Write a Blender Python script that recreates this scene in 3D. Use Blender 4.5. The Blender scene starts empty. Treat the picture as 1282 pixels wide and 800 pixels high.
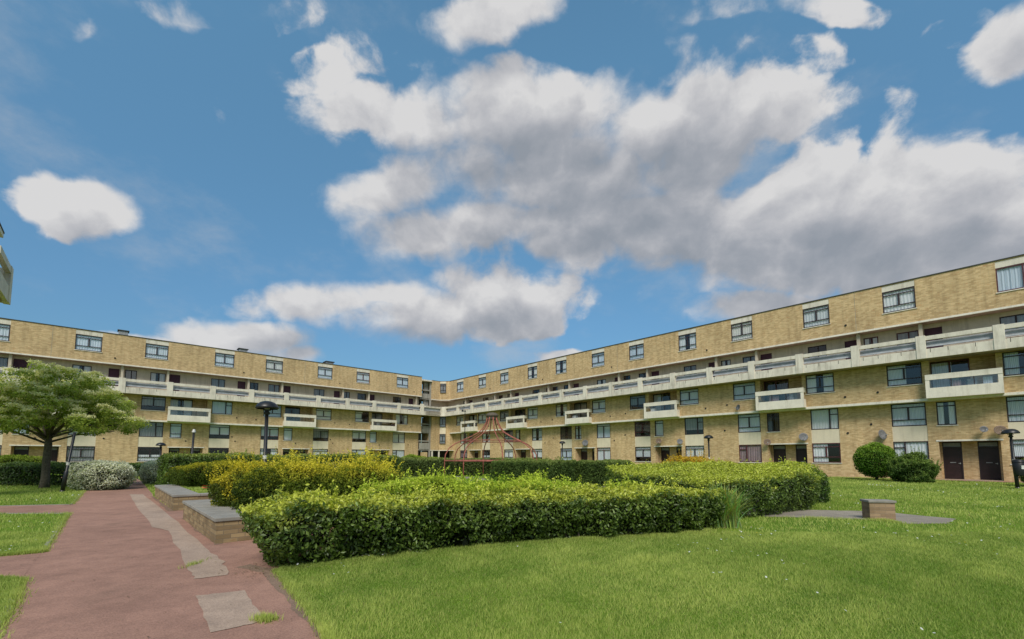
import bpy, math, random
import numpy as np
from mathutils import Vector, Matrix
random.seed(7)
rng = np.random.default_rng(11)
R = math.radians
scene = bpy.context.scene
COL = scene.collection

# ------------------------------------------------------------------ materials
def mat(name):
    m = bpy.data.materials.new(name); m.use_nodes = True
    nt = m.node_tree; nt.nodes.clear()
    out = nt.nodes.new('ShaderNodeOutputMaterial')
    return m, nt, out
def N(nt, t, **kw):
    n = nt.nodes.new(t)
    for k, v in kw.items():
        if k.startswith('i_'):
            n.inputs[k[2:].replace('_', ' ')].default_value = v
        else: setattr(n, k, v)
    return n
def L(nt, a, b): nt.links.new(a, b)
def mathn(nt, op, a, b=None, clamp=False):
    n = nt.nodes.new('ShaderNodeMath'); n.operation = op; n.use_clamp = clamp
    for i, v in enumerate((a, b)):
        if v is None: continue
        if isinstance(v, (int, float)): n.inputs[i].default_value = v
        else: L(nt, v, n.inputs[i])
    return n.outputs[0]
def ramp(nt, fac, stops):
    n = nt.nodes.new('ShaderNodeValToRGB'); cr = n.color_ramp
    while len(cr.elements) < len(stops): cr.elements.new(0.5)
    for e, (p, c) in zip(cr.elements, stops):
        e.position = p; e.color = (c[0], c[1], c[2], 1) if len(c) == 3 else c
    L(nt, fac, n.inputs[0]); return n.outputs[0]
def mix(nt, fac, a, b, mode='MIX'):
    n = nt.nodes.new('ShaderNodeMix'); n.data_type = 'RGBA'; n.blend_type = mode
    for s, v in ((n.inputs['Factor'], fac), (n.inputs['A'], a), (n.inputs['B'], b)):
        if isinstance(v, (int, float)): s.default_value = v
        elif isinstance(v, tuple): s.default_value = (v[0], v[1], v[2], 1)
        else: L(nt, v, s)
    return n.outputs['Result']
def noise(nt, vec, scale, detail=4, rough=.55):
    n = nt.nodes.new('ShaderNodeTexNoise'); n.inputs['Scale'].default_value = scale
    n.inputs['Detail'].default_value = detail; n.inputs['Roughness'].default_value = rough
    if vec is not None: L(nt, vec, n.inputs['Vector'])
    return n.outputs['Fac']
def objco(nt): return nt.nodes.new('ShaderNodeTexCoord').outputs['Object']
def scaled(nt, vec, s):
    n = nt.nodes.new('ShaderNodeMapping'); n.inputs['Scale'].default_value = s
    L(nt, vec, n.inputs['Vector']); return n.outputs[0]
def finish(nt, out, col, rough=.8, bump=None, bstr=.3, bdist=.02, spec=.3, metallic=0):
    p = nt.nodes.new('ShaderNodeBsdfPrincipled')
    if isinstance(col, tuple): p.inputs['Base Color'].default_value = (*col, 1)
    else: L(nt, col, p.inputs['Base Color'])
    if isinstance(rough, (int, float)): p.inputs['Roughness'].default_value = rough
    else: L(nt, rough, p.inputs['Roughness'])
    p.inputs['Specular IOR Level'].default_value = spec
    p.inputs['Metallic'].default_value = metallic
    if bump is not None:
        b = nt.nodes.new('ShaderNodeBump'); b.inputs['Strength'].default_value = bstr
        b.inputs['Distance'].default_value = bdist
        L(nt, bump, b.inputs['Height']); L(nt, b.outputs[0], p.inputs['Normal'])
    L(nt, p.outputs[0], out.inputs[0]); return p

def brick_mat(name, c1, c2, mortar, dirt=.25, world=False):
    m, nt, out = mat(name)
    co = objco(nt)
    sep = nt.nodes.new('ShaderNodeSeparateXYZ'); L(nt, co, sep.inputs[0])
    u = mathn(nt, 'ADD', sep.outputs[0], sep.outputs[1])
    cmb = nt.nodes.new('ShaderNodeCombineXYZ'); L(nt, u, cmb.inputs[0]); L(nt, sep.outputs[2], cmb.inputs[1])
    bt = nt.nodes.new('ShaderNodeTexBrick')
    bt.inputs['Scale'].default_value = 1; bt.inputs['Brick Width'].default_value = .225
    bt.inputs['Row Height'].default_value = .075; bt.inputs['Mortar Size'].default_value = .006
    bt.inputs['Mortar Smooth'].default_value = .3; bt.inputs['Bias'].default_value = 0
    bt.inputs['Color1'].default_value = (0, 0, 0, 1); bt.inputs['Color2'].default_value = (1, 1, 1, 1)
    bt.inputs['Mortar'].default_value = (.5, .5, .5, 1)
    L(nt, cmb.outputs[0], bt.inputs['Vector'])
    # extra per brick variation: bands of brick tone, larger than one brick
    n1 = noise(nt, scaled(nt, cmb.outputs[0], (2.2, 9, 1)), 1.0, 4, .7)
    n2 = noise(nt, co, .35, 3, .6)
    tone = mathn(nt, 'ADD', mathn(nt, 'MULTIPLY', bt.outputs['Color'], .45), mathn(nt, 'MULTIPLY', n1, .62))
    c = ramp(nt, tone, [(.18, tuple(x*.82 for x in c1)), (.42, c1), (.62, c2), (.86, tuple(min(1, x*1.16) for x in c2))])
    n3 = noise(nt, scaled(nt, cmb.outputs[0], (3.2, 12, 1)), 1.0, 2, .5)
    c = mix(nt, ramp(nt, n3, [(.62, (0, 0, 0)), (.72, (.8, .8, .8))]), c, tuple(a*b for a, b in zip(c1, (1.0, .72, .62))))
    c = mix(nt, mathn(nt, 'MULTIPLY', bt.outputs['Fac'], .75), c, mortar)
    d = ramp(nt, n2, [(.3, (1-dirt*.6,)*3), (.7, (1.06,)*3)])
    c = mix(nt, 1.0, c, d, 'MULTIPLY')
    st = noise(nt, scaled(nt, co, (2.5, 2.5, .25)), 1.0, 4, .65)
    c = mix(nt, 1.0, c, ramp(nt, st, [(.30, (.76, .75, .73)), (.55, (1.02, 1.02, 1.02))]), 'MULTIPLY')
    h = mathn(nt, 'SUBTRACT', mathn(nt, 'MULTIPLY', n1, .5), bt.outputs['Fac'])
    finish(nt, out, c, .9, h, .5, .012)
    return m
M = {}
M['brick'] = brick_mat('buff_brick', (.53, .362, .182), (.635, .46, .25), (.55, .44, .31))
M['brick_plain'] = brick_mat('block_brick', (.27, .185, .11), (.33, .23, .14), (.26, .20, .14), .3)
M['brick_wall'] = brick_mat('planter_brick', (.26, .185, .10), (.37, .27, .145), (.19, .155, .11), .5)

def concrete(name, base, stain=.35, streak=True, sc=1.0):
    m, nt, out = mat(name); co = objco(nt)
    a = noise(nt, co, 1.3*sc, 6, .65); b = noise(nt, scaled(nt, co, (3.5, 3.5, .35)), 1.0, 4, .7)
    f = noise(nt, co, 40*sc, 3, .7)
    c = mix(nt, 1.0, base, ramp(nt, a, [(.3, (1-stain*.6,)*3), (.62, (1.05,)*3)]), 'MULTIPLY')
    if streak: c = mix(nt, 1.0, c, ramp(nt, b, [(.30, (1-stain, 1-stain*1.05, 1-stain*1.1)), (.5, (1, 1, 1))]), 'MULTIPLY')
    c = mix(nt, 1.0, c, ramp(nt, f, [(.3, (.86,)*3), (.6, (1.03,)*3)]), 'MULTIPLY')
    finish(nt, out, c, .85, f, .25, .01)
    return m
M['concrete'] = concrete('pale_concrete', (.73, .67, .575), .32)
M['concrete_grey'] = concrete('grey_concrete', (.34, .325, .29), .4)
M['soffit'] = concrete('soffit_concrete', (.48, .36, .30), .25)  # brown-pink tint puts reflected light into the concrete colour
M['render'] = concrete('cream_render', (.72, .63, .48), .12)
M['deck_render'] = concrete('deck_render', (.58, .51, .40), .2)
M['coping'] = concrete('coping_stone', (.30, .28, .245), .45, False, 2.5)
M['white_trim'] = concrete('white_trim', (.78, .73, .64), .22)
M['white_paint'] = concrete('white_paint', (.77, .71, .61), .2)

def plain(name, col, rough=.5, var=.2, sc=6, spec=.4, metallic=0):
    m, nt, out = mat(name); co = objco(nt)
    a = noise(nt, co, sc, 5, .6)
    c = mix(nt, 1.0, col, ramp(nt, a, [(.3, (1-var,)*3), (.7, (1+var*.6,)*3)]), 'MULTIPLY')
    finish(nt, out, c, rough, a, .12, .01, spec, metallic)
    return m
M['frame_dark'] = plain('dark_brown_frame', (.035, .022, .026), .5)
M['frame_purple'] = plain('dark_red_frame', (.085, .022, .028), .5)
M['frame_white'] = plain('white_frame', (.6, .6, .58), .4)
M['door'] = plain('dark_door_paint', (.030, .014, .015), .45, .3, 3)
M['panel_purple'] = plain('maroon_board', (.075, .028, .052), .7, .25, 3)
M['metal_black'] = plain('black_painted_metal', (.012, .012, .013), .38, .4, 9, .5)
M['metal_red'] = plain('faded_red_metal', (.33, .105, .075), .7, .5, 5)
M['metal_grey'] = plain('grey_metal', (.30, .31, .32), .5, .3, 8, .5)
M['dish'] = plain('dish_grey', (.16, .16, .17), .6, .3, 8)
M['dish_rust'] = plain('weathered_dish', (.20, .14, .105), .8, .5, 8)
M['roof_dark'] = plain('dark_roof_felt', (.06, .06, .06), .8)
M['room'] = plain('dark_room', (.03, .03, .032), .9)
M['soil'] = plain('dark_soil', (.035, .025, .016), .95, .5, 12)
M['bark'] = plain('grey_bark', (.12, .10, .075), .9, .5, 14)
M['plastic_black'] = plain('black_plastic', (.015, .015, .017), .42, .2, 6)
M['red_cloth'] = plain('red_cloth', (.62, .10, .06), .8, .4, 6)
M['pale_blue'] = plain('parapet_inner_panel', (.36, .375, .40), .5, .3, 2)  # bluish tint puts sky light into the board colour
M['sign_paper'] = plain('sign_paper', (.6, .6, .56), .7)

def curtain_mat(name, col, fold=26, var=.3):
    m, nt, out = mat(name); co = objco(nt)
    w = nt.nodes.new('ShaderNodeTexWave'); w.wave_type = 'BANDS'; w.bands_direction = 'X'
    w.inputs['Scale'].default_value = fold/6.28; w.inputs['Distortion'].default_value = 2.5
    w.inputs['Detail'].default_value = 2; w.inputs['Detail Scale'].default_value = .6
    L(nt, co, w.inputs['Vector'])
    oi = nt.nodes.new('ShaderNodeObjectInfo')
    tint = ramp(nt, oi.outputs['Random'], [(0, (.72, .76, .80)), (.5, (1, 1, 1)), (1, (.88, .84, .78))])
    c = mix(nt, 1.0, col, ramp(nt, w.outputs['Fac'], [(.1, (1-var,)*3), (.8, (1,)*3)]), 'MULTIPLY')  # wave bands paint the shade of the folds into the cloth colour
    c = mix(nt, 1.0, c, tint, 'MULTIPLY')
    p = finish(nt, out, c, .9, w.outputs['Fac'], .4, .02)
    return m
M['cur_white'] = curtain_mat('net_curtain', (.88, .90, .92))
M['cur_blue'] = curtain_mat('pale_curtain', (.74, .82, .92), 18, .2)
M['cur_grey'] = curtain_mat('grey_blind', (.30, .31, .32), 8, .2)
M['cur_dark'] = curtain_mat('dark_drape', (.07, .065, .06), 12, .3)
M['cur_mauve'] = curtain_mat('mauve_curtain', (.40, .28, .30), 14, .35)
def glass():
    m, nt, out = mat('window_glass')
    fr = nt.nodes.new('ShaderNodeLayerWeight'); fr.inputs['Blend'].default_value = .5
    f = mathn(nt, 'ADD', mathn(nt, 'MULTIPLY', mathn(nt, 'POWER', fr.outputs['Facing'], 3.0), .75), .09, True)
    t = nt.nodes.new('ShaderNodeBsdfTransparent'); t.inputs[0].default_value = (.95, .96, .97, 1)
    g = nt.nodes.new('ShaderNodeBsdfGlossy'); g.inputs['Roughness'].default_value = .04
    co = objco(nt); b = nt.nodes.new('ShaderNodeBump'); b.inputs['Strength'].default_value = .05
    L(nt, noise(nt, co, 1.5, 2), b.inputs['Height']); L(nt, b.outputs[0], g.inputs['Normal'])
    mx = nt.nodes.new('ShaderNodeMixShader'); L(nt, f, mx.inputs[0])
    L(nt, t.outputs[0], mx.inputs[1]); L(nt, g.outputs[0], mx.inputs[2]); L(nt, mx.outputs[0], out.inputs[0])
    return m
M['glass'] = glass()
def screen_glass():
    m, nt, out = mat('balcony_glass')
    finish(nt, out, (.035, .045, .065), .12, None, spec=.6); return m
M['bal_glass'] = screen_glass()

def tarmac(name, base, dirt=True):
    m, nt, out = mat(name); co = objco(nt)
    big = noise(nt, co, .45, 5, .6); mid = noise(nt, co, 3.0, 5, .65); fine = noise(nt, co, 70, 4, .75)
    vor = nt.nodes.new('ShaderNodeTexVoronoi'); vor.inputs['Scale'].default_value = 95; L(nt, co, vor.inputs['Vector'])
    c = mix(nt, 1.0, base, ramp(nt, big, [(.3, (.78, .76, .75)), (.7, (1.12, 1.1, 1.08))]), 'MULTIPLY')
    c = mix(nt, 1.0, c, ramp(nt, mid, [(.3, (.80, .80, .81)), (.6, (1.05,)*3)]), 'MULTIPLY')
    c = mix(nt, 1.0, c, ramp(nt, fine, [(.3, (.62,)*3), (.65, (1.18,)*3)]), 'MULTIPLY')
    if dirt:
        d = noise(nt, scaled(nt, co, (1.2, .35, 1)), 1.0, 5, .7)
        c = mix(nt, ramp(nt, d, [(.56, (0, 0, 0)), (.78, (.42,)*3)]), c, (.12, .085, .06))
    # pale chips in the binder
    c = mix(nt, ramp(nt, vor.outputs['Distance'], [(.08, (.5,)*3), (.16, (0,)*3)]), c, (.36, .30, .26))
    finish(nt, out, c, .92, fine, .5, .006, .2)
    return m
M['red_tarmac'] = tarmac('red_tarmac', (.36, .208, .157))
M['patch'] = tarmac('grey_patch', (.42, .315, .245), False)
M['grey_path'] = tarmac('grey_tarmac', (.31, .28, .235))

def grass_ground():
    m, nt, out = mat('lawn'); co = objco(nt)
    a = noise(nt, co, .35, 5, .6); b = noise(nt, co, 2.5, 5, .7); f = noise(nt, co, 45, 4, .8)
    c = ramp(nt, a, [(.3, (.11, .21, .022)), (.55, (.17, .28, .03)), (.75, (.25, .33, .055))])
    c = mix(nt, 1.0, c, ramp(nt, b, [(.3, (.72, .74, .7)), (.65, (1.15, 1.12, 1.0))]), 'MULTIPLY')
    c = mix(nt, 1.0, c, ramp(nt, f, [(.3, (.5, .5, .5)), (.6, (1.1,)*3)]), 'MULTIPLY')
    finish(nt, out, c, .95, f, .8, .03, .1)
    return m
M['lawn'] = grass_ground()

def foliage_mat(name, rough=.5, spec=.3, transl=.35, sat=1.0):
    m, nt, out = mat(name)
    at = nt.nodes.new('ShaderNodeAttribute'); at.attribute_name = 'Col'
    c = at.outputs['Color']
    p = nt.nodes.new('ShaderNodeBsdfPrincipled'); L(nt, c, p.inputs['Base Color'])
    p.inputs['Roughness'].default_value = rough; p.inputs['Specular IOR Level'].default_value = spec
    t = nt.nodes.new('ShaderNodeBsdfTranslucent')
    L(nt, mix(nt, 1.0, c, (1.15, 1.2, .55), 'MULTIPLY'), t.inputs[0])
    mx = nt.nodes.new('ShaderNodeMixShader'); mx.inputs[0].default_value = transl
    L(nt, p.outputs[0], mx.inputs[1]); L(nt, t.outputs[0], mx.inputs[2]); L(nt, mx.outputs[0], out.inputs[0])
    return m
M['leaf'] = foliage_mat('hedge_leaf', .40, .45, .34)
M['leaf_soft'] = foliage_mat('soft_leaf', .6, .2, .4)
M['grass'] = foliage_mat('grass_blade', .6, .2, .35)

# ------------------------------------------------------------------ object helpers
def setp(o, label=None, cat=None, group=None, kind=None):
    if label: o['label'] = label
    if cat: o['category'] = cat
    if group: o['group'] = group
    if kind: o['kind'] = kind
    return o
def empty(name, loc=(0, 0, 0), rz=0, parent=None):
    o = bpy.data.objects.new(name, None); COL.objects.link(o)
    o.location = loc; o.rotation_euler = (0, 0, rz); o.empty_display_size = .3
    if parent: o.parent = parent
    return o
class MB:
    def __init__(s): s.v = []; s.f = []; s.mi = []; s.cur = 0
    def quad(s, *p):
        n = len(s.v); s.v += [tuple(q) for q in p]; s.f.append(tuple(range(n, n+len(p)))); s.mi.append(s.cur)
    def box(s, x0, x1, y0, y1, z0, z1):
        n = len(s.v)
        s.v += [(x0, y0, z0), (x1, y0, z0), (x1, y1, z0), (x0, y1, z0), (x0, y0, z1), (x1, y0, z1), (x1, y1, z1), (x0, y1, z1)]
        for f in ((0, 3, 2, 1), (4, 5, 6, 7), (0, 1, 5, 4), (1, 2, 6, 5), (2, 3, 7, 6), (3, 0, 4, 7)):
            s.f.append(tuple(n+i for i in f)); s.mi.append(s.cur)
    def tube(s, pts, rad, seg=8, cap=True):
        pts = [Vector(p) for p in pts]
        if not isinstance(rad, (list, tuple)): rad = [rad]*len(pts)
        n0 = len(s.v); prev = None
        for i, p in enumerate(pts):
            d = (pts[min(i+1, len(pts)-1)]-pts[max(i-1, 0)]).normalized()
            if prev is None:
                a = Vector((1, 0, 0)) if abs(d.x) < .9 else Vector((0, 1, 0))
                u = d.cross(a).normalized()
            else: u = (prev - d*prev.dot(d)).normalized()
            prev = u; w = d.cross(u)
            for k in range(seg):
                t = 2*math.pi*k/seg; q = p+(u*math.cos(t)+w*math.sin(t))*rad[i]; s.v.append(tuple(q))
        for i in range(len(pts)-1):
            for k in range(seg):
                a = n0+i*seg+k; b = n0+i*seg+(k+1) % seg
                s.f.append((a, b, b+seg, a+seg)); s.mi.append(s.cur)
        if cap:
            s.f.append(tuple(n0+k for k in range(seg))[::-1]); s.mi.append(s.cur)
            e = n0+(len(pts)-1)*seg; s.f.append(tuple(e+k for k in range(seg))); s.mi.append(s.cur)
    def lathe(s, prof, seg=20, cx=0, cy=0, z0=0):
        n0 = len(s.v)
        for r, z in prof:
            for k in range(seg):
                t = 2*math.pi*k/seg; s.v.append((cx+r*math.cos(t), cy+r*math.sin(t), z0+z))
        for i in range(len(prof)-1):
            for k in range(seg):
                a = n0+i*seg+k; b = n0+i*seg+(k+1) % seg
                s.f.append((a, b, b+seg, a+seg)); s.mi.append(s.cur)
    def mesh(s, name, mats, smooth=False):
        me = bpy.data.meshes.new(name); me.from_pydata(s.v, [], s.f)
        for m in (mats if isinstance(mats, list) else [mats]): me.materials.append(m)
        if any(s.mi): me.polygons.foreach_set('material_index', s.mi)
        if smooth: me.polygons.foreach_set('use_smooth', [True]*len(me.polygons))
        me.update(); return me
    def build(s, name, mats, parent=None, loc=(0, 0, 0), rz=0, smooth=False, bevel=0):
        o = bpy.data.objects.new(name, s.mesh(name, mats, smooth)); COL.objects.link(o)
        o.location = loc; o.rotation_euler = (0, 0, rz)
        if parent: o.parent = parent
        if bevel:
            b = o.modifiers.new('bevel', 'BEVEL'); b.width = bevel; b.segments = 2; b.limit_method = 'ANGLE'
        return o
def inst(me, name, parent, loc, rz=0):
    o = bpy.data.objects.new(name, me); COL.objects.link(o); o.parent = parent; o.location = loc
    o.rotation_euler = (0, 0, rz)
    return o

# ------------------------------------------------------------------ site frame
U = Vector((.67595, -.73695)); V = Vector((-.73695, -.67595)); C0 = Vector((-10.7, 71.1))
ANG_R = math.atan2(U.y, U.x)          # local x runs along the right wing towards the camera
ANG_L = math.atan2(-V.y, -V.x)
def loc_to_world(x, y, ang, z=0):
    return (C0.x+x*math.cos(ang)-y*math.sin(ang), C0.y+x*math.sin(ang)+y*math.cos(ang), z)

# ------------------------------------------------------------------ windows
WCACHE = {}
def window_meshes(w, h, style):
    key = (round(w, 2), round(h, 2), style)
    if key in WCACHE: return WCACHE[key]
    f = MB(); b = .065; y0, y1 = .025, .095
    def bar(x0, x1, z0, z1, yy0=y0, yy1=y1): f.box(x0, x1, yy0, yy1, z0, z1)
    bar(0, b, 0, h); bar(w-b, w, 0, h); bar(b, w-b, 0, b); bar(b, w-b, h-b, h)
    iy0, iy1 = y0+.008, y1-.012
    def bar2(x0, x1, z0, z1): f.box(x0, x1, iy0, iy1, z0, z1)
    top = h-b-.25; low = b+.34
    if style in ('std', 'full', 'nolow'):
        if style == 'nolow': low = b
        else: bar2(b, w-b, low, low+.06)
        bar2(b, w-b, top, top+.06)
        z0 = low+.06 if style != 'nolow' else b
        cx = w/2
        f.box(cx-.05, cx+.05, iy0-.004, iy1+.004, z0, top)
        if style == 'full':
            f.box(cx-.04, cx+.04, iy0-.004, iy1+.004, top+.06, h-b)
    elif style == 'side':        # big pane, narrow casement at the right
        cx = w*.68; f.box(cx-.045, cx+.045, iy0-.004, iy1+.004, b, h-b); bar2(cx+.045, w-b, h-b-.42, h-b-.36)
    elif style == 'sidel':
        cx = w*.34; f.box(cx-.045, cx+.045, iy0-.004, iy1+.004, b, h-b); bar2(b, cx-.045, h-b-.38, h-b-.32)
    elif style == 'narrow':
        bar2(b, w-b, top, top+.06)
    elif style == 'narrow3':
        bar2(b, w-b, top, top+.06); bar2(b, w-b, low, low+.055)
    elif style == 'deckw':
        f.box(w*.55-.04, w*.55+.04, iy0, iy1, b, h-b)
    elif style == 'picture':
        f.box(w*.62, w*.62+.07, iy0, iy1, b, h-b)
    elif style == 'patio':
        f.box(w*.5-.05, w*.5+.05, iy0, iy1, b, h-b)
    frame = f
    p = MB(); p.quad((b*.5, .062, b*.5), (w-b*.5, .062, b*.5), (w-b*.5, .062, h-b*.5), (b*.5, .062, h-b*.5))
    s = MB(); s.box(-.05, w+.05, -.055, .02, -.06, -.012)
    WCACHE[key] = (frame, p.mesh('pane', M['glass']), s.mesh('sill', M['white_trim']), {})
    return WCACHE[key]
def curtain_mesh(w, h, kind):
    c = MB(); y = .125
    def wavy(x0, x1, z0, z1, amp=.014):
        n = max(4, int((x1-x0)/.045)); pr = None
        ph = random.random()*6
        for i in range(n+1):
            x = x0+(x1-x0)*i/n; yy = y+amp*math.sin(x*34+ph)+amp*.5*math.sin(x*13+ph)
            if pr: c.quad((pr[0], pr[1], z0), (x, yy, z0), (x, yy, z1), (pr[0], pr[1], z1))
            pr = (x, yy)
    if kind == 'all': wavy(.02, w-.02, .02, h-.02)
    elif kind == 'sides': wavy(.02, w*.36, .02, h-.04); wavy(w*.62, w-.02, .02, h-.04)
    elif kind == 'left': wavy(.02, w*.55, .02, h-.04)
    elif kind == 'blind': 
        c.quad((.03, y, h*.28), (w-.03, y, h*.28), (w-.03, y, h-.02), (.03, y, h-.02))
    elif kind == 'low': wavy(.02, w-.02, .02, h*.45)
    return c
CCACHE = {}
def window(parent, x, y, z, w, h, style='std', frame='frame_dark', cur=('all', 'cur_white'), sill=True, panel=None, name='window'):
    fr, pm, sm, fc = window_meshes(w, h, style)
    if frame not in fc: fc[frame] = fr.mesh('window', M[frame])
    o = inst(fc[frame], name, parent, (x, y, z))
    inst(pm, 'pane', o, (0, 0, 0))
    if sill: inst(sm, 'sill', o, (0, 0, 0))
    # each room behind has its own dark back so nothing shines through the block
    k = ('room', round(w, 2), round(h, 2))
    if cur and cur[0]:
        k2 = (round(w, 2), round(h, 2), cur[0], cur[1], random.randint(0, 2))
        if k2 not in CCACHE: CCACHE[k2] = curtain_mesh(w, h, cur[0]).mesh('curtain', M[cur[1]])
        inst(CCACHE[k2], 'curtain', o, (0, 0, 0))
    if panel is not None:
        g = MB(); g.box(.02, w-.02, .085, .13, .02, h-.02); 
    return o
CURS = [('all', 'cur_white')]*4+[('all', 'cur_blue')]*3+[('sides', 'cur_white')]*3+[('blind', 'cur_white'), ('all', 'cur_grey'), ('left', 'cur_white'), ('low', 'cur_white'), ('sides', 'cur_dark'), ('all', 'cur_mauve'), ('blind', 'cur_grey')]
def rcur(): return random.choice(CURS)
def rframe(): return random.choice(['frame_dark']*5+['frame_purple'])

def wall(mb, x0, x1, z0, z1, y, openings, rev=.32):
    xs = sorted(set([x0, x1]+[v for o in openings for v in o[:2] if x0 < v < x1]))
    zs = sorted(set([z0, z1]+[v for o in openings for v in o[2:4] if z0 < v < z1]))
    for i in range(len(xs)-1):
        zrun = None
        for j in range(len(zs)-1):
            cx = (xs[i]+xs[i+1])/2; cz = (zs[j]+zs[j+1])/2
            hole = any(o[0] < cx < o[1] and o[2] < cz < o[3] for o in openings)
            if not hole:
                if zrun is None: zrun = zs[j]
            if hole or j == len(zs)-2:
                ze = zs[j] if hole else zs[j+1]
                if zrun is not None:
                    mb.quad((xs[i], y, zrun), (xs[i+1], y, zrun), (xs[i+1], y, ze), (xs[i], y, ze)); zrun = None
    for o in openings:
        a, b, c, d = o[:4]; r = o[4] if len(o) > 4 else rev
        mb.quad((a, y, c), (a, y, d), (a, y+r, d), (a, y+r, c))
        mb.quad((b, y, c), (b, y+r, c), (b, y+r, d), (b, y, d))
        mb.quad((a, y, c), (a, y+r, c), (b, y+r, c), (b, y, c))
        mb.quad((a, y, d), (b, y, d), (b, y+r, d), (a, y+r, d))

DOOR = {}
def door_mesh():
    if DOOR: return DOOR
    w, h = .92, 2.08
    d = MB(); d.box(.05, w-.05, .06, .105, .02, h)
    d.box(.18, w-.18, .048, .062, 1.25, 1.85); d.box(.18, w-.18, .048, .062, .25, 1.0)
    f = MB(); f.box(0, .05, .0, .12, 0, 2.46); f.box(w-.05, w, .0, .12, 0, 2.46); f.box(.05, w-.05, .0, .12, h+.01, h+.07); f.box(.05, w-.05, 0, .12, 2.40, 2.46)
    t = MB(); t.box(.05, w-.05, .06, .075, h+.07, 2.40)
    hd = MB(); hd.box(w-.2, w-.09, .0, .018, 1.03, 1.055); hd.box(w-.125, w-.1, .018, .06, 1.0, 1.09)
    lb = MB(); lb.box(.32, w-.32, .038, .0475, 1.08, 1.125)
    DOOR.update(door=d.mesh('door', M['door']), frame=f.mesh('door_frame', M['frame_dark']), tr=t.mesh('transom', M['metal_grey']),
                handle=hd.mesh('handle', M['frame_white']), slot=lb.mesh('letter_box', M['metal_grey']))
    return DOOR
def door(parent, x, y, z):
    D = door_mesh()
    o = inst(D['door'], 'door', parent, (x, y, z))
    for k, n in (('frame', 'door_frame'), ('tr', 'transom'), ('handle', 'handle'), ('slot', 'letter_box')):
        inst(D[k], n, o, (0, 0, 0))

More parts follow.
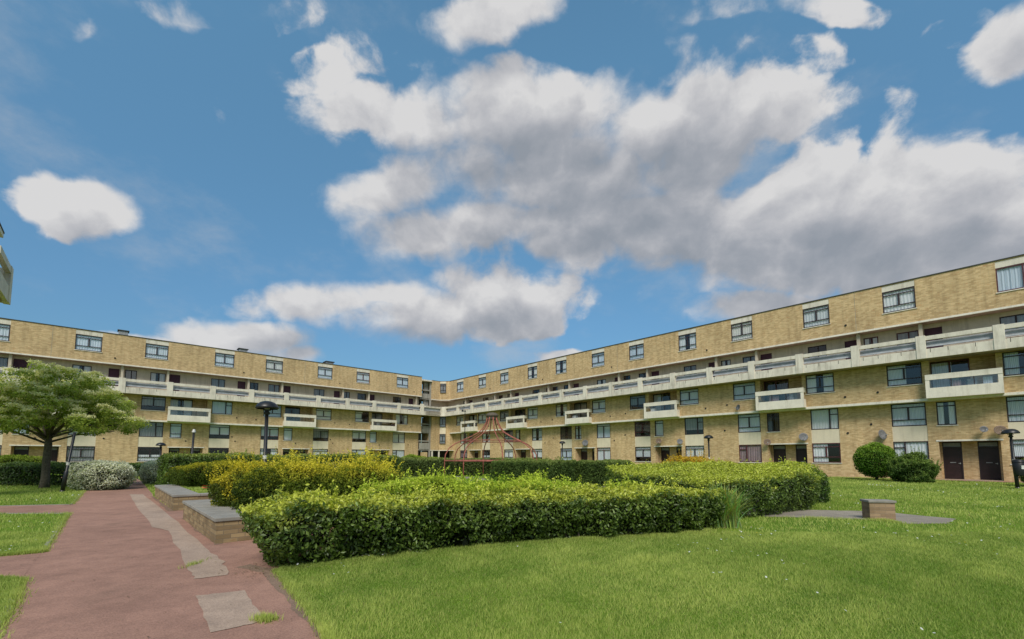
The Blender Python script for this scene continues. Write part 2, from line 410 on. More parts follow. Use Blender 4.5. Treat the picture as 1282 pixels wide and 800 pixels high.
# ------------------------------------------------------------------ a wing of the block
def wing(label, ang, xstart, xend, units, k, dz, seed):
    random.seed(seed)
    root = empty('apartment_building', (C0.x, C0.y, 0), ang)
    setp(root, label, 'apartment building')
    zt = 10.58+dz                       # soffit of the top storey
    roof = 13.66+dz*1.05
    og, o2, o3, ot = [], [], [], []
    W = .91*k
    for j, A in enumerate(units):
        B = A+5.47*k if k == 1 else A+6.13
        T = lambda t: A+t*k
        wins = []
        for X in (A, B):
            if X-W < xstart or X+W > xend: continue
            ot.append((X-W+.04, X+W-.04, 11.62+dz, roof-.06))
            o2.append((X-W, X+W, 6.42, 7.9))
            og.append((X-W, X+W, 1.08, 5.25))
            # top storey window with its pale panel over it
            st = 'picture' if (ang == ANG_R and abs(X-61.1) < .5) else random.choice(['std', 'std', 'std', 'full'])
            window(root, X-W+.04, 0, 11.66+dz, 2*W-.08, 1.52, st, rframe(), random.choice([('all', 'cur_white'), ('all', 'cur_blue'), ('sides', 'cur_white'), ('all', 'cur_blue')]))
            p = MB(); p.box(X-W+.04, X+W-.04, .02, .12, 13.2+dz, roof-.075); p.build('window_panel', M['concrete'], root)
            # second storey
            window(root, X-W, 0, 6.44, 2*W, 1.46, random.choice(['std', 'std', 'full', 'std', 'side'] if k != 1 or A < 30 else ['std']), rframe(), rcur())
            # ground and first floor share one tall opening, cream panel between
            s1 = random.choice(['std', 'std', 'nolow', 'side']); s0 = random.choice(['std', 'nolow', 'std', 'sidel'])
            window(root, X-W, .8, 3.66, 2*W, 1.59, s1, rframe(), rcur(), False)
            maroon = ang == ANG_R and abs(X-45.3) < .5
            window(root, X-W, .8, 1.10, 2*W, 1.50, s0, 'frame_purple' if maroon else rframe(), ('all', 'cur_mauve') if maroon else rcur())
            p = MB(); p.box(X-W, X+W, .83, .93, 2.603, 3.657); p.build('spandrel_panel', M['render'], root)
        a0, a1 = T(1.42), T(2.36)
        if a1 < xend:
            og.append((a0, a1, 3.62, 5.2))
            window(root, a0, .8, 3.64, a1-a0, 1.56, random.choice(['narrow', 'narrow3']), rframe(), rcur())
        # door porch
        p0, p1 = T(1.42), T(4.2)
        if p1 < xend and p0 > xstart:
            dep = 1.0
            og.append((p0, p1, -.2, 2.56, dep))
            pm = MB(); yb = .8+dep
            for (a, b) in ((p0-.05, p0+.1*k), (p0+.1*k+.93, p1-.1*k-.93), (p1-.1*k, p1+.05)):
                pm.box(a, b, yb-.05, yb+.2, -.1, 2.6)
            pm.box(p0, p1, yb+.13, yb+.2, -.1, 2.6)
            pm.build('porch_back_wall', M['brick'], root)
            door(root, p0+.1*k, yb-.06, .06); door(root, p1-.1*k-.92, yb-.06, .06)
            s = MB(); s.box(p0-.12, p1+.12, .77, .9, 2.56, 2.66); s.build('lintel', M['white_trim'], root)
            s = MB(); s.box(p0, p1, .5, yb-.06, 0, .06); s.build('doorstep', M['patch'], root)
        # balcony with recess
        r0, r1 = T(1.28), T(4.28)
        if r1 < xend and r0 > xstart:
            o2.append((r0, r1, 5.5, 7.93, .95))
            pm = MB(); w2 = 1.85*k; yb = .95
            pm.box(r0+w2, r1+.1, yb-.02, yb+.2, 5.45, 8.0); pm.build('recess_wall', M['brick'], root)
            window(root, r0, yb-.1, 5.55, w2, 2.33, 'patio', rframe(), random.choice([('sides', 'cur_dark'), ('sides', 'cur_white'), ('all', 'cur_grey'), ('left', 'cur_blue')]), False, name='balcony_door')
            b0, b1 = T(1.08), T(4.52); yo = -.62
            bb = MB()
            bb.box(b0, b1, yo, -.0, 5.36, 5.50)                    # floor
            bb.box(b0, b1, yo, yo+.1, 5.50, 6.02)
            bb.box(b0, b1, yo-.02, yo+.12, 6.55, 6.90)
            for (a, b) in ((b0, b0+.2), (b1-.2, b1)): bb.box(a, b, yo+.003, yo+.097, 6.02, 6.55)
            for a in (b0, b1-.1):
                bb.box(a+.004, a+.096, yo+.1, -.0, 5.50, 6.02); bb.box(a+.004, a+.096, yo+.12, -.0, 6.553, 6.897)
            bo = bb.build('balcony', M['white_paint'], root)
            g = MB(); g.box(b0+.2, b1-.2, yo+.04, yo+.06, 6.02, 6.55); g.build('screen', M['glass'], bo)
            g = MB()
            for q in range(1, 3):
                xx = b0+.2+(b1-b0-.4)*q/3; g.box(xx-.02, xx+.02, yo+.025, yo+.038, 6.02, 6.55)
            g.build('glazing_bar', M['frame_dark'], bo)
            cols = ['cur_mauve', 'cur_white', 'cur_grey', 'panel_purple', 'cur_blue', 'metal_grey']
            for q in range(random.choice([0, 1, 2, 3]) if abs(A-45.3) > .5 and abs(A-55.65) > .5 else 5):
                xx = b0+.35+random.random()*(b1-b0-1.1); ww = random.uniform(.25, .6); g = MB(); g.box(xx, xx+ww, yo+.2+q*.035, yo+.22+q*.035, 5.7, random.uniform(6.3, 6.6)); g.build('laundry', M[random.choice(cols)], bo)
        # deck storey: doors and windows under the top soffit
        D = []
        for (t0, t1, nm, fm, zz) in ((-.34, .83, 'window', 'cur_mauve', 9.0), (1.1, 2.0, 'door', 'panel_purple', 8.06), (4.6, 5.85, 'window', 'cur_dark', 9.0), (7.0, 7.75, 'door', 'panel_purple', 8.06), (8.15, 9.0, 'window', 'cur_dark', 9.0)):
            x0, x1 = T(t0), T(t1)
            if x0 < xstart or x1 > xend: continue
            top = zt-.28
            D.append((x0, x1, zz, top))
            if nm == 'window':
                window(root, x0, .9, zz, x1-x0, top-zz, 'deckw', rframe(), random.choice([('all', fm), ('all', 'cur_dark'), ('sides', 'cur_white'), ('all', 'cur_grey'), ('low', 'cur_white')]))
            else:
                d = MB(); d.box(x0, x1, 1.0, 1.06, 8.1, top); d.build('deck_door', M['panel_purple'], root)
        for t in (.97, 7.93):
            if xstart < T(t) < xend-.3:
                d = MB(); d.box(T(t)-.09, T(t)+.11, .3, .898, 8.06, zt-.002); d.build('fin_wall', M['deck_render'], root)
        o3 += D
    # walls
    w = MB(); wall(w, xstart, xend, -.3, 5.25, .8, og); w.build('lower_wall', M['brick'], root)
    w = MB(); wall(w, xstart, xend, 5.42, 7.93, 0, o2); w.build('upper_wall', M['brick'], root)
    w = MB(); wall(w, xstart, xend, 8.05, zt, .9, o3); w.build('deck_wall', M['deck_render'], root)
    w = MB(); wall(w, xstart, xend, zt+.12, roof, 0, ot); w.build('top_wall', M['brick'], root)
    w = MB(); w.box(xstart, xend, -.035, .82, 5.25, 5.42); w.build('floor_band', M['white_trim'], root)
    w = MB(); w.box(xstart, xend, -.035, .10, zt, zt+.12); w.build('top_band', M['white_trim'], root)
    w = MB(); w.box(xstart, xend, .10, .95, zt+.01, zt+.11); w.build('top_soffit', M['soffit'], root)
    # rest of the block
    w = MB()
    w.quad((xstart, 10, -.3), (xstart, 10, roof), (xend, 10, roof), (xend, 10, -.3))
    for x, s in ((xstart, 1), (xend, -1)):
        for (ya, za, zb) in ((.8, -.3, 5.25), (0, 5.42, 7.93), (.9, 8.05, zt), (0, zt+.12, roof)):
            w.quad((x, ya, za), (x, 10, za), (x, 10, zb), (x, ya, zb))
    w.build('end_and_back_walls', M['brick'], root)
    w = MB()
    for z in (2.62, 5.3, 10.62+dz):
        w.box(xstart+.01, xend-.01, 1.2, 9.98, z, z+.1)
    for X in range(int(xstart)+2, int(xend), 5):
        w.box(X, X+.1, 2.0, 9.95, 0, roof-.2)
    w.box(xstart+.01, xend-.01, 5, 5.1, 0, roof-.2)
    w.build('inner_floors', M['room'], root)
    w = MB(); w.box(xstart-.02, xend+.02, -.05, 10.05, roof, roof+.055); w.build('roof', M['roof_dark'], root)
    # access deck with its parapet of posts and slots
    x0, x1 = (xstart if k == 1 else xstart), (xend if k == 1 else -1.2)
    x0 = 1.2 if k == 1 else xstart
    yo = -1.2; Z0 = 7.92
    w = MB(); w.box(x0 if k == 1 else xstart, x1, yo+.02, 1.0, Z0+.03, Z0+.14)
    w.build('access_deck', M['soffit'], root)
    p = MB(); pt = 9.36
    p.box(x0, x1, yo, yo+.14, Z0, 8.52)                              # solid lower band
    p.box(x0, x1, yo-.02, yo+.16, 9.10, pt)                          # top rail
    pitch = 3.45*k
    base = 4.95 if k == 1 else -36.63+1.07*k
    q0 = math.ceil((x0-base)/pitch)-1; q1 = math.floor((x1-base)/pitch)+1
    po = p.build('parapet', M['concrete'], root)
    inner = MB(); edge = MB()
    for q in range(q0, q1+1):
        X = base+q*pitch
        if x0+.05 < X-.24*k and X+.24*k < x1-.05:
            pp = MB(); pp.box(X-.24*k, X+.24*k, yo-.045, yo+.19, Z0-.01, 9.42); pp.build('parapet_post', M['concrete'], root, bevel=.01)
        # slot inner board, leaning as in the photo, between the posts
        a, b = max(x0, X+.24*k), min(x1, X+pitch-.24*k)
        if b-a > .3:
            inner.quad((a, yo+.14, 8.66), (b, yo+.14, 8.66), (b, yo+.40, 9.09), (a, yo+.40, 9.09))
            inner.quad((a, yo+.16, 8.64), (b, yo+.16, 8.64), (b, yo+.42, 9.07), (a, yo+.42, 9.07))
            # drip slots cast in the lower band
            for dxx in (.18, 1.0, 2.2):
                if a+dxx*k < b: edge.box(a+dxx*k, a+dxx*k+.025, yo-.004, yo+.01, 8.28, 8.52)
    inner.build('parapet_board', M['pale_blue'], root)
    edge.build('drip_slot', M['room'], root)
    return root, zt, roof

RW, ztR, rfR = wing('long right hand wing of buff brick flats with white balconies, rising to the right edge', ANG_R, 0.0, 73.0,
                    [3.9+10.35*j for j in range(7)], 1.0, 0.0, 3)
LW, ztL, rfL = wing('left wing of buff brick flats behind the tree, ending at the stair gap', ANG_L, -66.0, -4.45,
                    [-13.9-11.37*j for j in range(5)][::-1], 1.1, .27, 21)

for root_, xs_, z0_, z1_ in ((RW, (11.9, 32.6, 53.2), 10.72, 13.6), (LW, (-21.7, -44.4), 10.98, 13.9)):
    for x_ in xs_:
        g_ = MB(); g_.box(x_, x_+.022, -.004, .01, z0_, z1_); g_.build('movement_joint', M['concrete_grey'], root_)
# vents and small pipes on the brickwork
def vents(root, spots, m='room'):
    me = MB(); me.lathe([(0, 0), (.07, 0), (.075, .03)], 10)
    me = me.mesh('vent', M[m])
    for x, y, z in spots:
        o = inst(me, 'vent', root, (x, y, z)); o.rotation_euler = (R(90), 0, 0); o.location.y = y-.012
sp = []
random.seed(5)
for j in range(7):
    A = 3.9+10.35*j
    sp += [(A+7.0, 0.0, 5.95), (A+8.9, 0.0, 6.1), (A+6.9, .8, 3.1+random.random()*.3), (A+8.3, .8, 3.9), (A+7.3, 0, 11.3)]
vents(RW, sp)
sp = []
for j in range(5):
    A = -13.9-11.37*j
    sp += [(A+7.6, 0, 6.1), (A+9.6, 0, 6.0), (A+3.0, .8, 3.3), (A+7.7, .8, 3.4), (A-4.0, .8, 3.9), (A+8.1, 0, 11.5)]
vents(LW, sp)

# ------------------------------------------------------------------ corner block + stair tower
def ab(a, b): p = C0+U*a+V*b; return (p.x, p.y)
CB = empty('stair_tower', (*ab(-.5, 2.5), 0)); setp(CB, 'brick and concrete stair tower in the inner corner between the two wings', 'stair tower')
def cb_build(mb, name, m):
    o = mb.build(name, m, None); o.parent = CB
    o.location = (-CB.location.x, -CB.location.y, 0); return o
def prism(mb, pts, z0, z1, bottom=True):
    n = len(pts)
    for i in range(n):
        a = pts[i]; b = pts[(i+1) % n]; mb.quad((*a, z0), (*b, z0), (*b, z1), (*a, z1))
    mb.quad(*[(*p, z1) for p in pts])
    if bottom: mb.quad(*[(*p, z0) for p in pts][::-1])
cpts = [ab(0, 2.55), ab(0, 1.15), ab(1.25, 0.0), ab(1.25, -3), ab(-3, -3), ab(-3, 2.55)]
m1 = MB(); prism(m1, cpts, 2.66, 7.9); cb_build(m1, 'corner_wall', M['brick'])
m1 = MB(); prism(m1, cpts, 10.68, 13.62); cb_build(m1, 'top_corner_wall', M['brick'])
def grow(pts, d):
    c = ab(-1.2, 0); return [(p[0]+(p[0]-c[0])*d, p[1]+(p[1]-c[1])*d) for p in pts]
m1 = MB(); prism(m1, grow(cpts, .012), 2.56, 2.655); prism(m1, grow(cpts, .012), 10.56, 10.675); cb_build(m1, 'floor_band', M['white_trim'])
m1 = MB(); prism(m1, grow(cpts, .01), 13.622, 13.69); cb_build(m1, 'roof', M['roof_dark'])
# corner windows on the chamfer
c1 = Vector(ab(0, 1.15)); c2 = Vector(ab(1.25, 0)); dd = (c2-c1).normalized(); angc = math.atan2(dd.y, dd.x)
wroot = []
def corner_part(z0, z1, kind):
    st = c1+dd*.08
    nrm = Vector((dd.y, -dd.x))
    pos = st+nrm*.015
    if kind == 'w':
        o = window(CB, pos.x-CB.location.x+nrm.x*.17, pos.y-CB.location.y+nrm.y*.17, z0, .95, z1-z0, 'std', 'frame_dark', None, False)
        o.rotation_euler = (0, 0, angc)
        b = MB(); b.box(.02, .93, .165, .175, .02, z1-z0-.02); q = b.build('blind', M['cur_grey'], o)
    else:
        b = MB(); b.box(0, .95, -.02, .01, z0, z1); q = b.build('window_panel', M['render'], CB, (pos.x-CB.location.x, pos.y-CB.location.y, 0), angc)
corner_part(6.3, 7.88, 'w'); corner_part(5.2, 6.28, 'p'); corner_part(3.65, 5.18, 'w'); corner_part(11.75, 13.25, 'w'); corner_part(13.27, 13.6, 'p')
core = [ab(-1.0, 2.5), ab(-1.0, -.95), ab(.3, -.95), ab(.3, -3), ab(-3, -3), ab(-3, 2.5)]
m1 = MB(); prism(m1, core, -.1, 2.54); cb_build(m1, 'passage_wall', M['room'])  # shade of the open passage put into a near-black colour
m1 = MB(); prism(m1, core, 8.06, 10.54); cb_build(m1, 'deck_wall', M['deck_render'])
# stairs between: dark back, concrete landings and a light shaft
m1 = MB()
prism(m1, [ab(-3.2, 4.5), ab(-3.2, 2.5), ab(-3.4, 2.5), ab(-3.4, 4.5)], -.1, 13.4); cb_build(m1, 'stair_back_wall', M['concrete_grey'])
m1 = MB()
for i, z in enumerate((1.3, 2.6, 3.95, 5.3, 6.6, 7.95, 9.3, 10.6, 11.95)):
    a0, a1 = ((-1.2, -.5) if i % 2 == 0 else (-3.2, -.55))
    prism(m1, [ab(a0, 4.44), ab(a1, 4.44), ab(a1, 2.56), ab(a0, 2.56)], z, z+.18)
for z, zz in ((2.78, 3.75), (5.48, 6.4), (8.1, 9.0), (10.78, 11.5)):
    prism(m1, [ab(-.62, 4.43), ab(-.5, 4.43), ab(-.5, 2.57), ab(-.62, 2.57)], z, zz)
cb_build(m1, 'landing', M['concrete_grey'])
m1 = MB(); prism(m1, [ab(-.6, 2.75), ab(-.3, 2.75), ab(-.3, 2.56), ab(-.6, 2.56)], 0, 13.35)
prism(m1, [ab(-.95, 3.6), ab(-.85, 3.6), ab(-.85, 2.76), ab(-.95, 2.76)], 8.1, 13.3)
prism(m1, [ab(-.95, 3.6), ab(-.85, 3.6), ab(-.85, 2.76), ab(-.95, 2.76)], .2, 2.4)
cb_build(m1, 'stair_panel', M['concrete_grey'])
m1 = MB(); prism(m1, [ab(-3.4, 4.44), ab(.0, 4.44), ab(.0, 2.56), ab(-3.4, 2.56)], 13.42, 13.62); cb_build(m1, 'tower_roof', M['concrete'])
m1 = MB(); prism(m1, [ab(-.1, 4.43), ab(.02, 4.43), ab(.02, 3.3), ab(-.1, 3.3)], 0, 2.3); cb_build(m1, 'bin_store_wall', M['brick'])
m1 = MB()
for a, b in ((-.1, 2.45), (-.1, 1.2)): prism(m1, [ab(a-.12, b), ab(a+.06, b), ab(a+.06, b-.18), ab(a-.12, b-.18)], 0, 2.56)
cb_build(m1, 'post', M['white_trim'])
# the deck turns the corner
m1 = MB()
prism(m1, [ab(-3, 4.45), ab(1.18, 4.45), ab(1.18, 1.2), ab(1.2, 1.18), ab(1.2, -3), ab(-3, -3)], 7.96, 8.05)
cb_build(m1, 'access_deck', M['soffit'])
m1 = MB()
for z0, z1, e in ((7.92, 8.52, 0), (9.10, 9.36, .02)):
    prism(m1, [ab(1.06-e, 4.45), ab(1.2+e, 4.45), ab(1.2+e, 1.2+e), ab(1.06-e, 1.2+e)], z0+.003, z1-.003)
prism(m1, [ab(1.0, 1.75), ab(1.245, 1.75), ab(1.245, 1.245), ab(1.0, 1.245)], 7.91, 9.4)
prism(m1, [ab(1.245, 1.60), ab(1.8, 1.24), ab(1.8, 1.0), ab(1.0, 1.0)], 7.915, 9.39)
prism(m1, [ab(1.0, 5.3), ab(1.25, 5.3), ab(1.25, 4.75), ab(1.0, 4.75)], 7.91, 9.6)
cb_build(m1, 'parapet', M['concrete'])
m1 = MB(); prism(m1, [ab(.72, 4.4), ab(1.04, 4.4), ab(1.04, 1.8), ab(.72, 1.8)], 8.62, 9.08); cb_build(m1, 'parapet_board', M['pale_blue'])

# ------------------------------------------------------------------ third wing, only its deck end shows at the left
TW = empty('apartment_building', (-21.15, 18.2, 0), ANG_R)
setp(TW, 'near block cut off by the left edge, its white deck parapet end against the sky', 'apartment building')
# courtyard face looks the other way (+y local)
def tbox(name, m, *b):
    q = MB(); q.box(*b); return q.build(name, M[m], TW)
tbox('parapet', 'concrete', 0, 3.0, -.14, 0, 7.92, 8.55)
tbox('top_rail', 'concrete', 0, 3.0, -.16, .02, 9.12, 9.4)
tbox('parapet_post', 'concrete', 0, .5, -.17, .03, 7.9, 9.44)
tbox('end_parapet', 'concrete', 0, .14, -2.6, -.17, 7.93, 9.38)
tbox('parapet_board', 'pale_blue', .5, 3.0, -.4, -.36, 8.6, 9.1)
tbox('access_deck', 'soffit', 0.02, 3.0, -2.6, -.02, 7.96, 8.06)
tbox('lower_wall', 'brick', 1.2, 3.0, -2.6, -1.6, 0, 7.95)
tbox('deck_wall', 'deck_render', 1.5, 3.0, -2.6, -1.4, 8.06, 10.6)
tbox('top_band', 'white_trim', .3, 3.03, -2.63, -.3, 10.6, 10.78)
tbox('roof', 'roof_dark', .28, 3.05, -2.65, -.28, 10.78, 10.85)

# ------------------------------------------------------------------ roof bits and dishes
def place_local(ang, x, y, z): return loc_to_world(x, y, ang, z)
def roof_vent(x, w, h, label):
    p = place_local(ANG_L, x, .9, rfL+.055)
    t = empty('roof_vent', p, ANG_L); setp(t, label, 'roof vent', 'vents on the flat roof')
    b = MB(); b.box(-w/2, w/2, -w/2, w/2, 0, h); b.build('base', M['metal_grey'], t, bevel=.02)
    b = MB(); b.box(-w*.62, w*.62, -w*.62, w*.62, h, h+.1); b.build('cowl', M['roof_dark'], t, bevel=.02)
roof_vent(-39.4, .75, .5, 'small grey box vent on the left wing roof, nearest the tree')
roof_vent(-28.6, .85, .38, 'dark squat vent on the left wing roof, middle of three')
roof_vent(-18.4, .95, .32, 'low pale vent on the left wing roof, nearest the corner')

def dish(ang, x, y, z, r, yaw, m, label):
    p = place_local(ang, x, y, z)
    t = empty('satellite_dish', p, ang); setp(t, label, 'satellite dish', 'satellite dishes on the brickwork')
    d = MB()
    prof = [(0.001, 0), (r*.35, .012), (r*.7, .045), (r, .10), (r, .112), (r*.7, .058), (r*.35, .026), (0.001, .014)]
    d.lathe(prof, 22)
    o = d.build('reflector', M[m], t, smooth=True)
    o.rotation_euler = (R(78), 0, R(yaw)); 
    fwd = Vector((math.sin(R(yaw)), -math.cos(R(yaw)), .1))
    o.location = Vector((0, -.28, 0))
    a = MB(); a.tube([(0, -.0, -.12), (0, -.16, -.12), (0, -.27, -.02)], .022, 6); a.build('bracket', M['metal_grey'], t)
    tip = Vector((0, -.28, 0))+fwd*.42+Vector((0, 0, -.06))
    a = MB(); a.tube([(0, -.30, -r*.8), tuple(tip)], .012, 6); a.tube([tuple(tip), tuple(tip-fwd*.12)], .035, 8); a.build('receiver_arm', M['metal_grey'], t)
dish(ANG_R, 54.15, .8, 3.1, .36, 62, 'dish', 'dark satellite dish seen side on above the round clipped bush')
dish(ANG_R, 59.15, .8, 3.25, .2, 20, 'dish', 'small pale satellite dish above the pair of dark doors at the right')
dish(ANG_R, 59.85, .8, 3.15, .3, 18, 'dish_rust', 'rust stained satellite dish above the rightmost dark door')
dish(ANG_R, 49.35, .8, 3.1, .32, 30, 'dish', 'grey satellite dish right of the doors behind the hedge, beside the maroon window stack')
dish(ANG_R, 46.75, .8, 2.75, .27, 24, 'dish_rust', 'brownish satellite dish just right of the maroon window')
dish(ANG_R, 44.95, -.03, 5.75, .26, -35, 'dish', 'satellite dish on the upper brick band left of the balcony with laundry')
dish(ANG_R, 36.9, .8, 3.1, .27, 28, 'dish_rust', 'small brown dish above the porch behind the golden shrub')
dish(ANG_R, 39.1, .8, 3.0, .27, 40, 'dish', 'grey dish at the right end of the porch behind the golden shrub')
dish(ANG_R, 27.75, .8, 3.15, .36, 18, 'dish', 'grey satellite dish on the far brick wall right of the red metal dome')

# ------------------------------------------------------------------ lamps
def lamp(x, y, top, lean, label, globe=False, head='dome', yaw=0):
    t = empty('street_lamp', (x, y, 0), yaw); setp(t, label, 'street lamp', 'black lamp posts in the courtyard')
    t.rotation_euler = (0, lean, yaw)
    s = MB(); hs = top-.42 if head == 'dome' else top
    s.tube([(0, 0, -.1), (0, 0, .9), (0, 0, .92), (0, 0, hs)], [.075, .075, .055, .05], 12); s.build('post', M['metal_black'], t, smooth=True)
    s = MB(); s.lathe([(.10, 0), (.10, .04), (.078, .08), (.077, .1)], 14); s.build('base_collar', M['metal_black'], t)
    if head == 'dome':
        z = hs
        s = MB(); s.lathe([(.05, 0), (.085, .02), (.09, .07), (.06, .1), (.06, .12), (.11, .13), (.11, .15), (.001, .155)], 16, z0=z); s.build('head_collar', M['metal_black'], t)
        s = MB(); s.lathe([(.05, .14), (.075, .2), (.07, .27), (.03, .29)], 14, z0=z); s.build('lamp', M['frame_white'], t, smooth=True)
        s = MB()
        prof = [(.31, .19), (.325, .20), (.31, .25), (.26, .33), (.19, .385), (.10, .415), (.001, .42)]
        s.lathe(prof+[(p[0]*.95, p[1]-.012) for p in prof[::-1]], 24, z0=z); s.build('lamp_shade', M['metal_black'], t, smooth=True)
        s = MB()
        for kq in range(3):
            an = kq*2.09; s.tube([(.07*math.cos(an), .07*math.sin(an), z+.14), (.22*math.cos(an), .22*math.sin(an), z+.27)], .008, 5)
        s.build('bracket', M['metal_black'], t)
    elif head == 'knob':
        s = MB(); s.lathe([(.05, 0), (.09, .02), (.09, .09), (.06, .11), (.07, .16), (.001, .2)], 12, z0=top); s.build('lamp', M['frame_white'], t, smooth=True)
    s = MB(); s.tube([(0, 0, top*.45), (0, 0, top*.45+.12)], .062, 10); s.build('label_band', M['sign_paper'], t)
    return t
lamp(-7.50, 13.5, 3.22, 0, 'tall black dome lamp rising from the golden shrubs, largest of the lamps')
lamp(24.2, 21.4, 2.88, R(-2.5), 'black dome lamp at the right edge with a litter bin on it')
lamp(-26.5, 33.5, 2.62, 0, 'black dome lamp in front of the left wing, behind the tall green hedge')
lamp(-16.75, 23.2, 2.78, R(1.6), 'headless thin black lamp post beyond the far planter, a pale knob on top', head='knob')
lamp(14.1, 31.8, 3.1, 0, 'dome lamp behind the golden shrub in front of the right wing')
lamp(5.1, 45, 3.15, 0, 'small distant dome lamp before the right wing, right of the metal dome')
lamp(-19.5, 19.4, 2.62, R(7.5), 'leaning black lamp post without a head in front of the white edged bush', head='none')

t = empty('litter_bin', (24.2-.03, 21.25, .62)); setp(t, 'black plastic litter bin fixed to the lamp post at the right edge', 'litter bin')
s = MB(); s.lathe([(.001, 0), (.17, 0), (.19, .05), (.215, .62), (.2, .64), (.18, .6)], 20); s.build('body', M['plastic_black'], t, smooth=True)
s = MB(); s.lathe([(.225, .64), (.225, .69), (.16, .78), (.001, .80)], 20); s.build('lid', M['plastic_black'], t, smooth=True)
s = MB(); s.box(-.11, .11, -.218, -.19, .33, .5); s.build('label_plate', M['sign_paper'], t)

# ------------------------------------------------------------------ red metal dome
DX, DY = -1.45, 32.3
t = empty('metal_frame', (DX, DY, 0)); setp(t, 'faded red domed metal frame standing in the middle of the courtyard', 'garden structure')
prof = [(3.42, .0), (3.42, 1.27), (3.36, 1.7), (3.12, 2.15), (2.72, 2.45), (2.25, 2.68), (1.5, 3.02), (1.0, 3.3), (.68, 3.62), (.46, 4.0), (.34, 4.42)]
for q in range(8):
    an = q*math.pi/4+.25
    cs, sn = math.cos(an), math.sin(an)
    s = MB(); s.tube([(r*cs, r*sn, z) for r, z in prof], .038, 7); s.build('rib', M['metal_red'], t, smooth=True)
def ring(r, z, rad, name, n=8, off=.25):
    s = MB()
    pts = [(r*math.cos(off+i*2*math.pi/n), r*math.sin(off+i*2*math.pi/n), z) for i in range(n+1)]
    for a, b in zip(pts, pts[1:]): s.tube([a, b], rad, 6)
    s.build(name, M['metal_red'], t)
ring(3.42, 1.27, .05, 'lower_ring'); ring(2.25, 2.68, .032, 'upper_ring'); ring(1.0, 3.3, .02, 'top_ring')
s = MB(); s.lathe([(.36, 0), (.36, .12), (.40, .14), (.46, .24), (.40, .38), (.20, .46), (.001, .48)], 16, z0=4.3); s.build('cap', M['bark'], t)
s = MB(); s.tube([(0, 0, 0), (0, 0, 1.2)], .05, 8); s.build('centre_post', M['metal_red'], t)
# thin tall pole standing beyond the dome
t = empty('flag_pole', (-4.85, 45.5, 0)); setp(t, 'thin dark pole with a small lamp on its tip, rising behind the red metal dome', 'pole')
s = MB(); s.tube([(0, 0, 0), (0, 0, 6.3)], [.05, .035], 8); s.build('post', M['metal_black'], t)
s = MB(); s.box(-.28, .1, -.06, .06, 6.22, 6.32); s.box(-.34, -.2, -.07, .07, 6.2, 6.42); s.build('lamp', M['metal_black'], t)

# ------------------------------------------------------------------ ground and paths
def sheet(name, pts, z, m, kind='structure'):
    q = MB(); q.quad(*[(p[0], p[1], z) for p in pts]); o = q.build(name, M[m])
    o['kind'] = kind; return o
q = MB(); q.quad((-900, -300, 0), (900, -300, 0), (900, 1500, 0), (-900, 1500, 0)); o = q.build('ground', M['lawn']); o['kind'] = 'structure'
PATH = [(-1.0, 2.2), (-1.25, 3.3), (-1.55, 3.85), (-2.33, 4.92), (-3.15, 6.02), (-3.2, 6.8), (-2.6, 8.6), (-2.7, 10.1), (-5.1, 7.95), (-8.0, 11.1), (-7.3, 11.9), (-7.0, 12.8), (-8.2, 13.8), (-9.54, 12.64), (-13.75, 17.15), (-14.6, 18.2), (-17.6, 21.6), (-22.5, 27.2), (-25.6, 30.6), (-32, 37), (-40, 33), (-27.8, 29.2), (-19.6, 20.5), (-14.0, 14.24), (-13.6, 13.4), (-11.9, 12.05), (-7.42, 7.14), (-7.2, 6.6), (-6.0, 5.55), (-4.95, 4.48), (-3.9, 3.3), (-3.3, 2.2), (-3.0, 0), (-2.6, -6), (0.5, -6), (-.6, 0)]
sheet('path', PATH, .004, 'red_tarmac')
XP1 = [(-11.9, 12.05), (-13.6, 13.9), (-14.02, 14.24), (-15.72, 13.8), (-26, 11.8), (-26, 9.8), (-13.8, 12.0)]
XP2 = [(-7.42, 7.14), (-7.8, 6.86), (-13, 3.3), (-13, 1.6), (-6.4, 5.6), (-6.0, 5.55)]
sheet('path', XP1, .0055, 'red_tarmac'); sheet('path', XP2, .0055, 'red_tarmac')
def wobble(pts, n=6, amp=.03, seed=1):
    rr = random.Random(seed); out = []
    for i in range(len(pts)):
        a, b = pts[i], pts[(i+1) % len(pts)]
        for k in range(n):
            t_ = k/n; out.append((a[0]+(b[0]-a[0])*t_+rr.uniform(-amp, amp), a[1]+(b[1]-a[1])*t_+rr.uniform(-amp, amp)))
    return out
STRIP = [(-15.55, 18.2), (-15.01, 18.2), (-8.43, 11.17), (-5.07, 7.51), (-4.15, 6.5), (-3.62, 5.79), (-3.91, 5.6), (-4.30, 6.05), (-7.04, 9.21), (-7.77, 9.71), (-10.66, 12.83)]
o = sheet('path_patch', wobble(STRIP, 5, .03), .0095, 'patch')
o = sheet('path_patch', wobble([(-3.42, 4.93), (-3.02, 5.13), (-2.27, 4.2), (-2.58, 3.91)], 8, .012, 3), .0095, 'patch')
GP = [(6.5, 13.3), (8.38, 12.94), (9.93, 12.56), (10.34, 12.12), (10.83, 11.01), (9.96, 10.22), (8.84, 10.22), (8.74, 10.7), (7.3, 11.2), (5.6, 11.6)]
sheet('path', wobble(GP, 5, .05, 5), .004, 'grey_path')
GP2 = [(1.5, 20.5), (12, 19), (14, 21.5), (6.0, 23.5), (0, 27), (-4, 36), (-7, 34), (-3, 26)]
sheet('path', GP2, .004, 'grey_path')
THR = [loc_to_world(x, y, ANG_R)[:2] for x, y in ((56.6, .78), (73, .78), (73, -1.1), (62.0, -1.1), (56.6, -.1))]
sheet('pavement', THR, .03, 'red_tarmac')
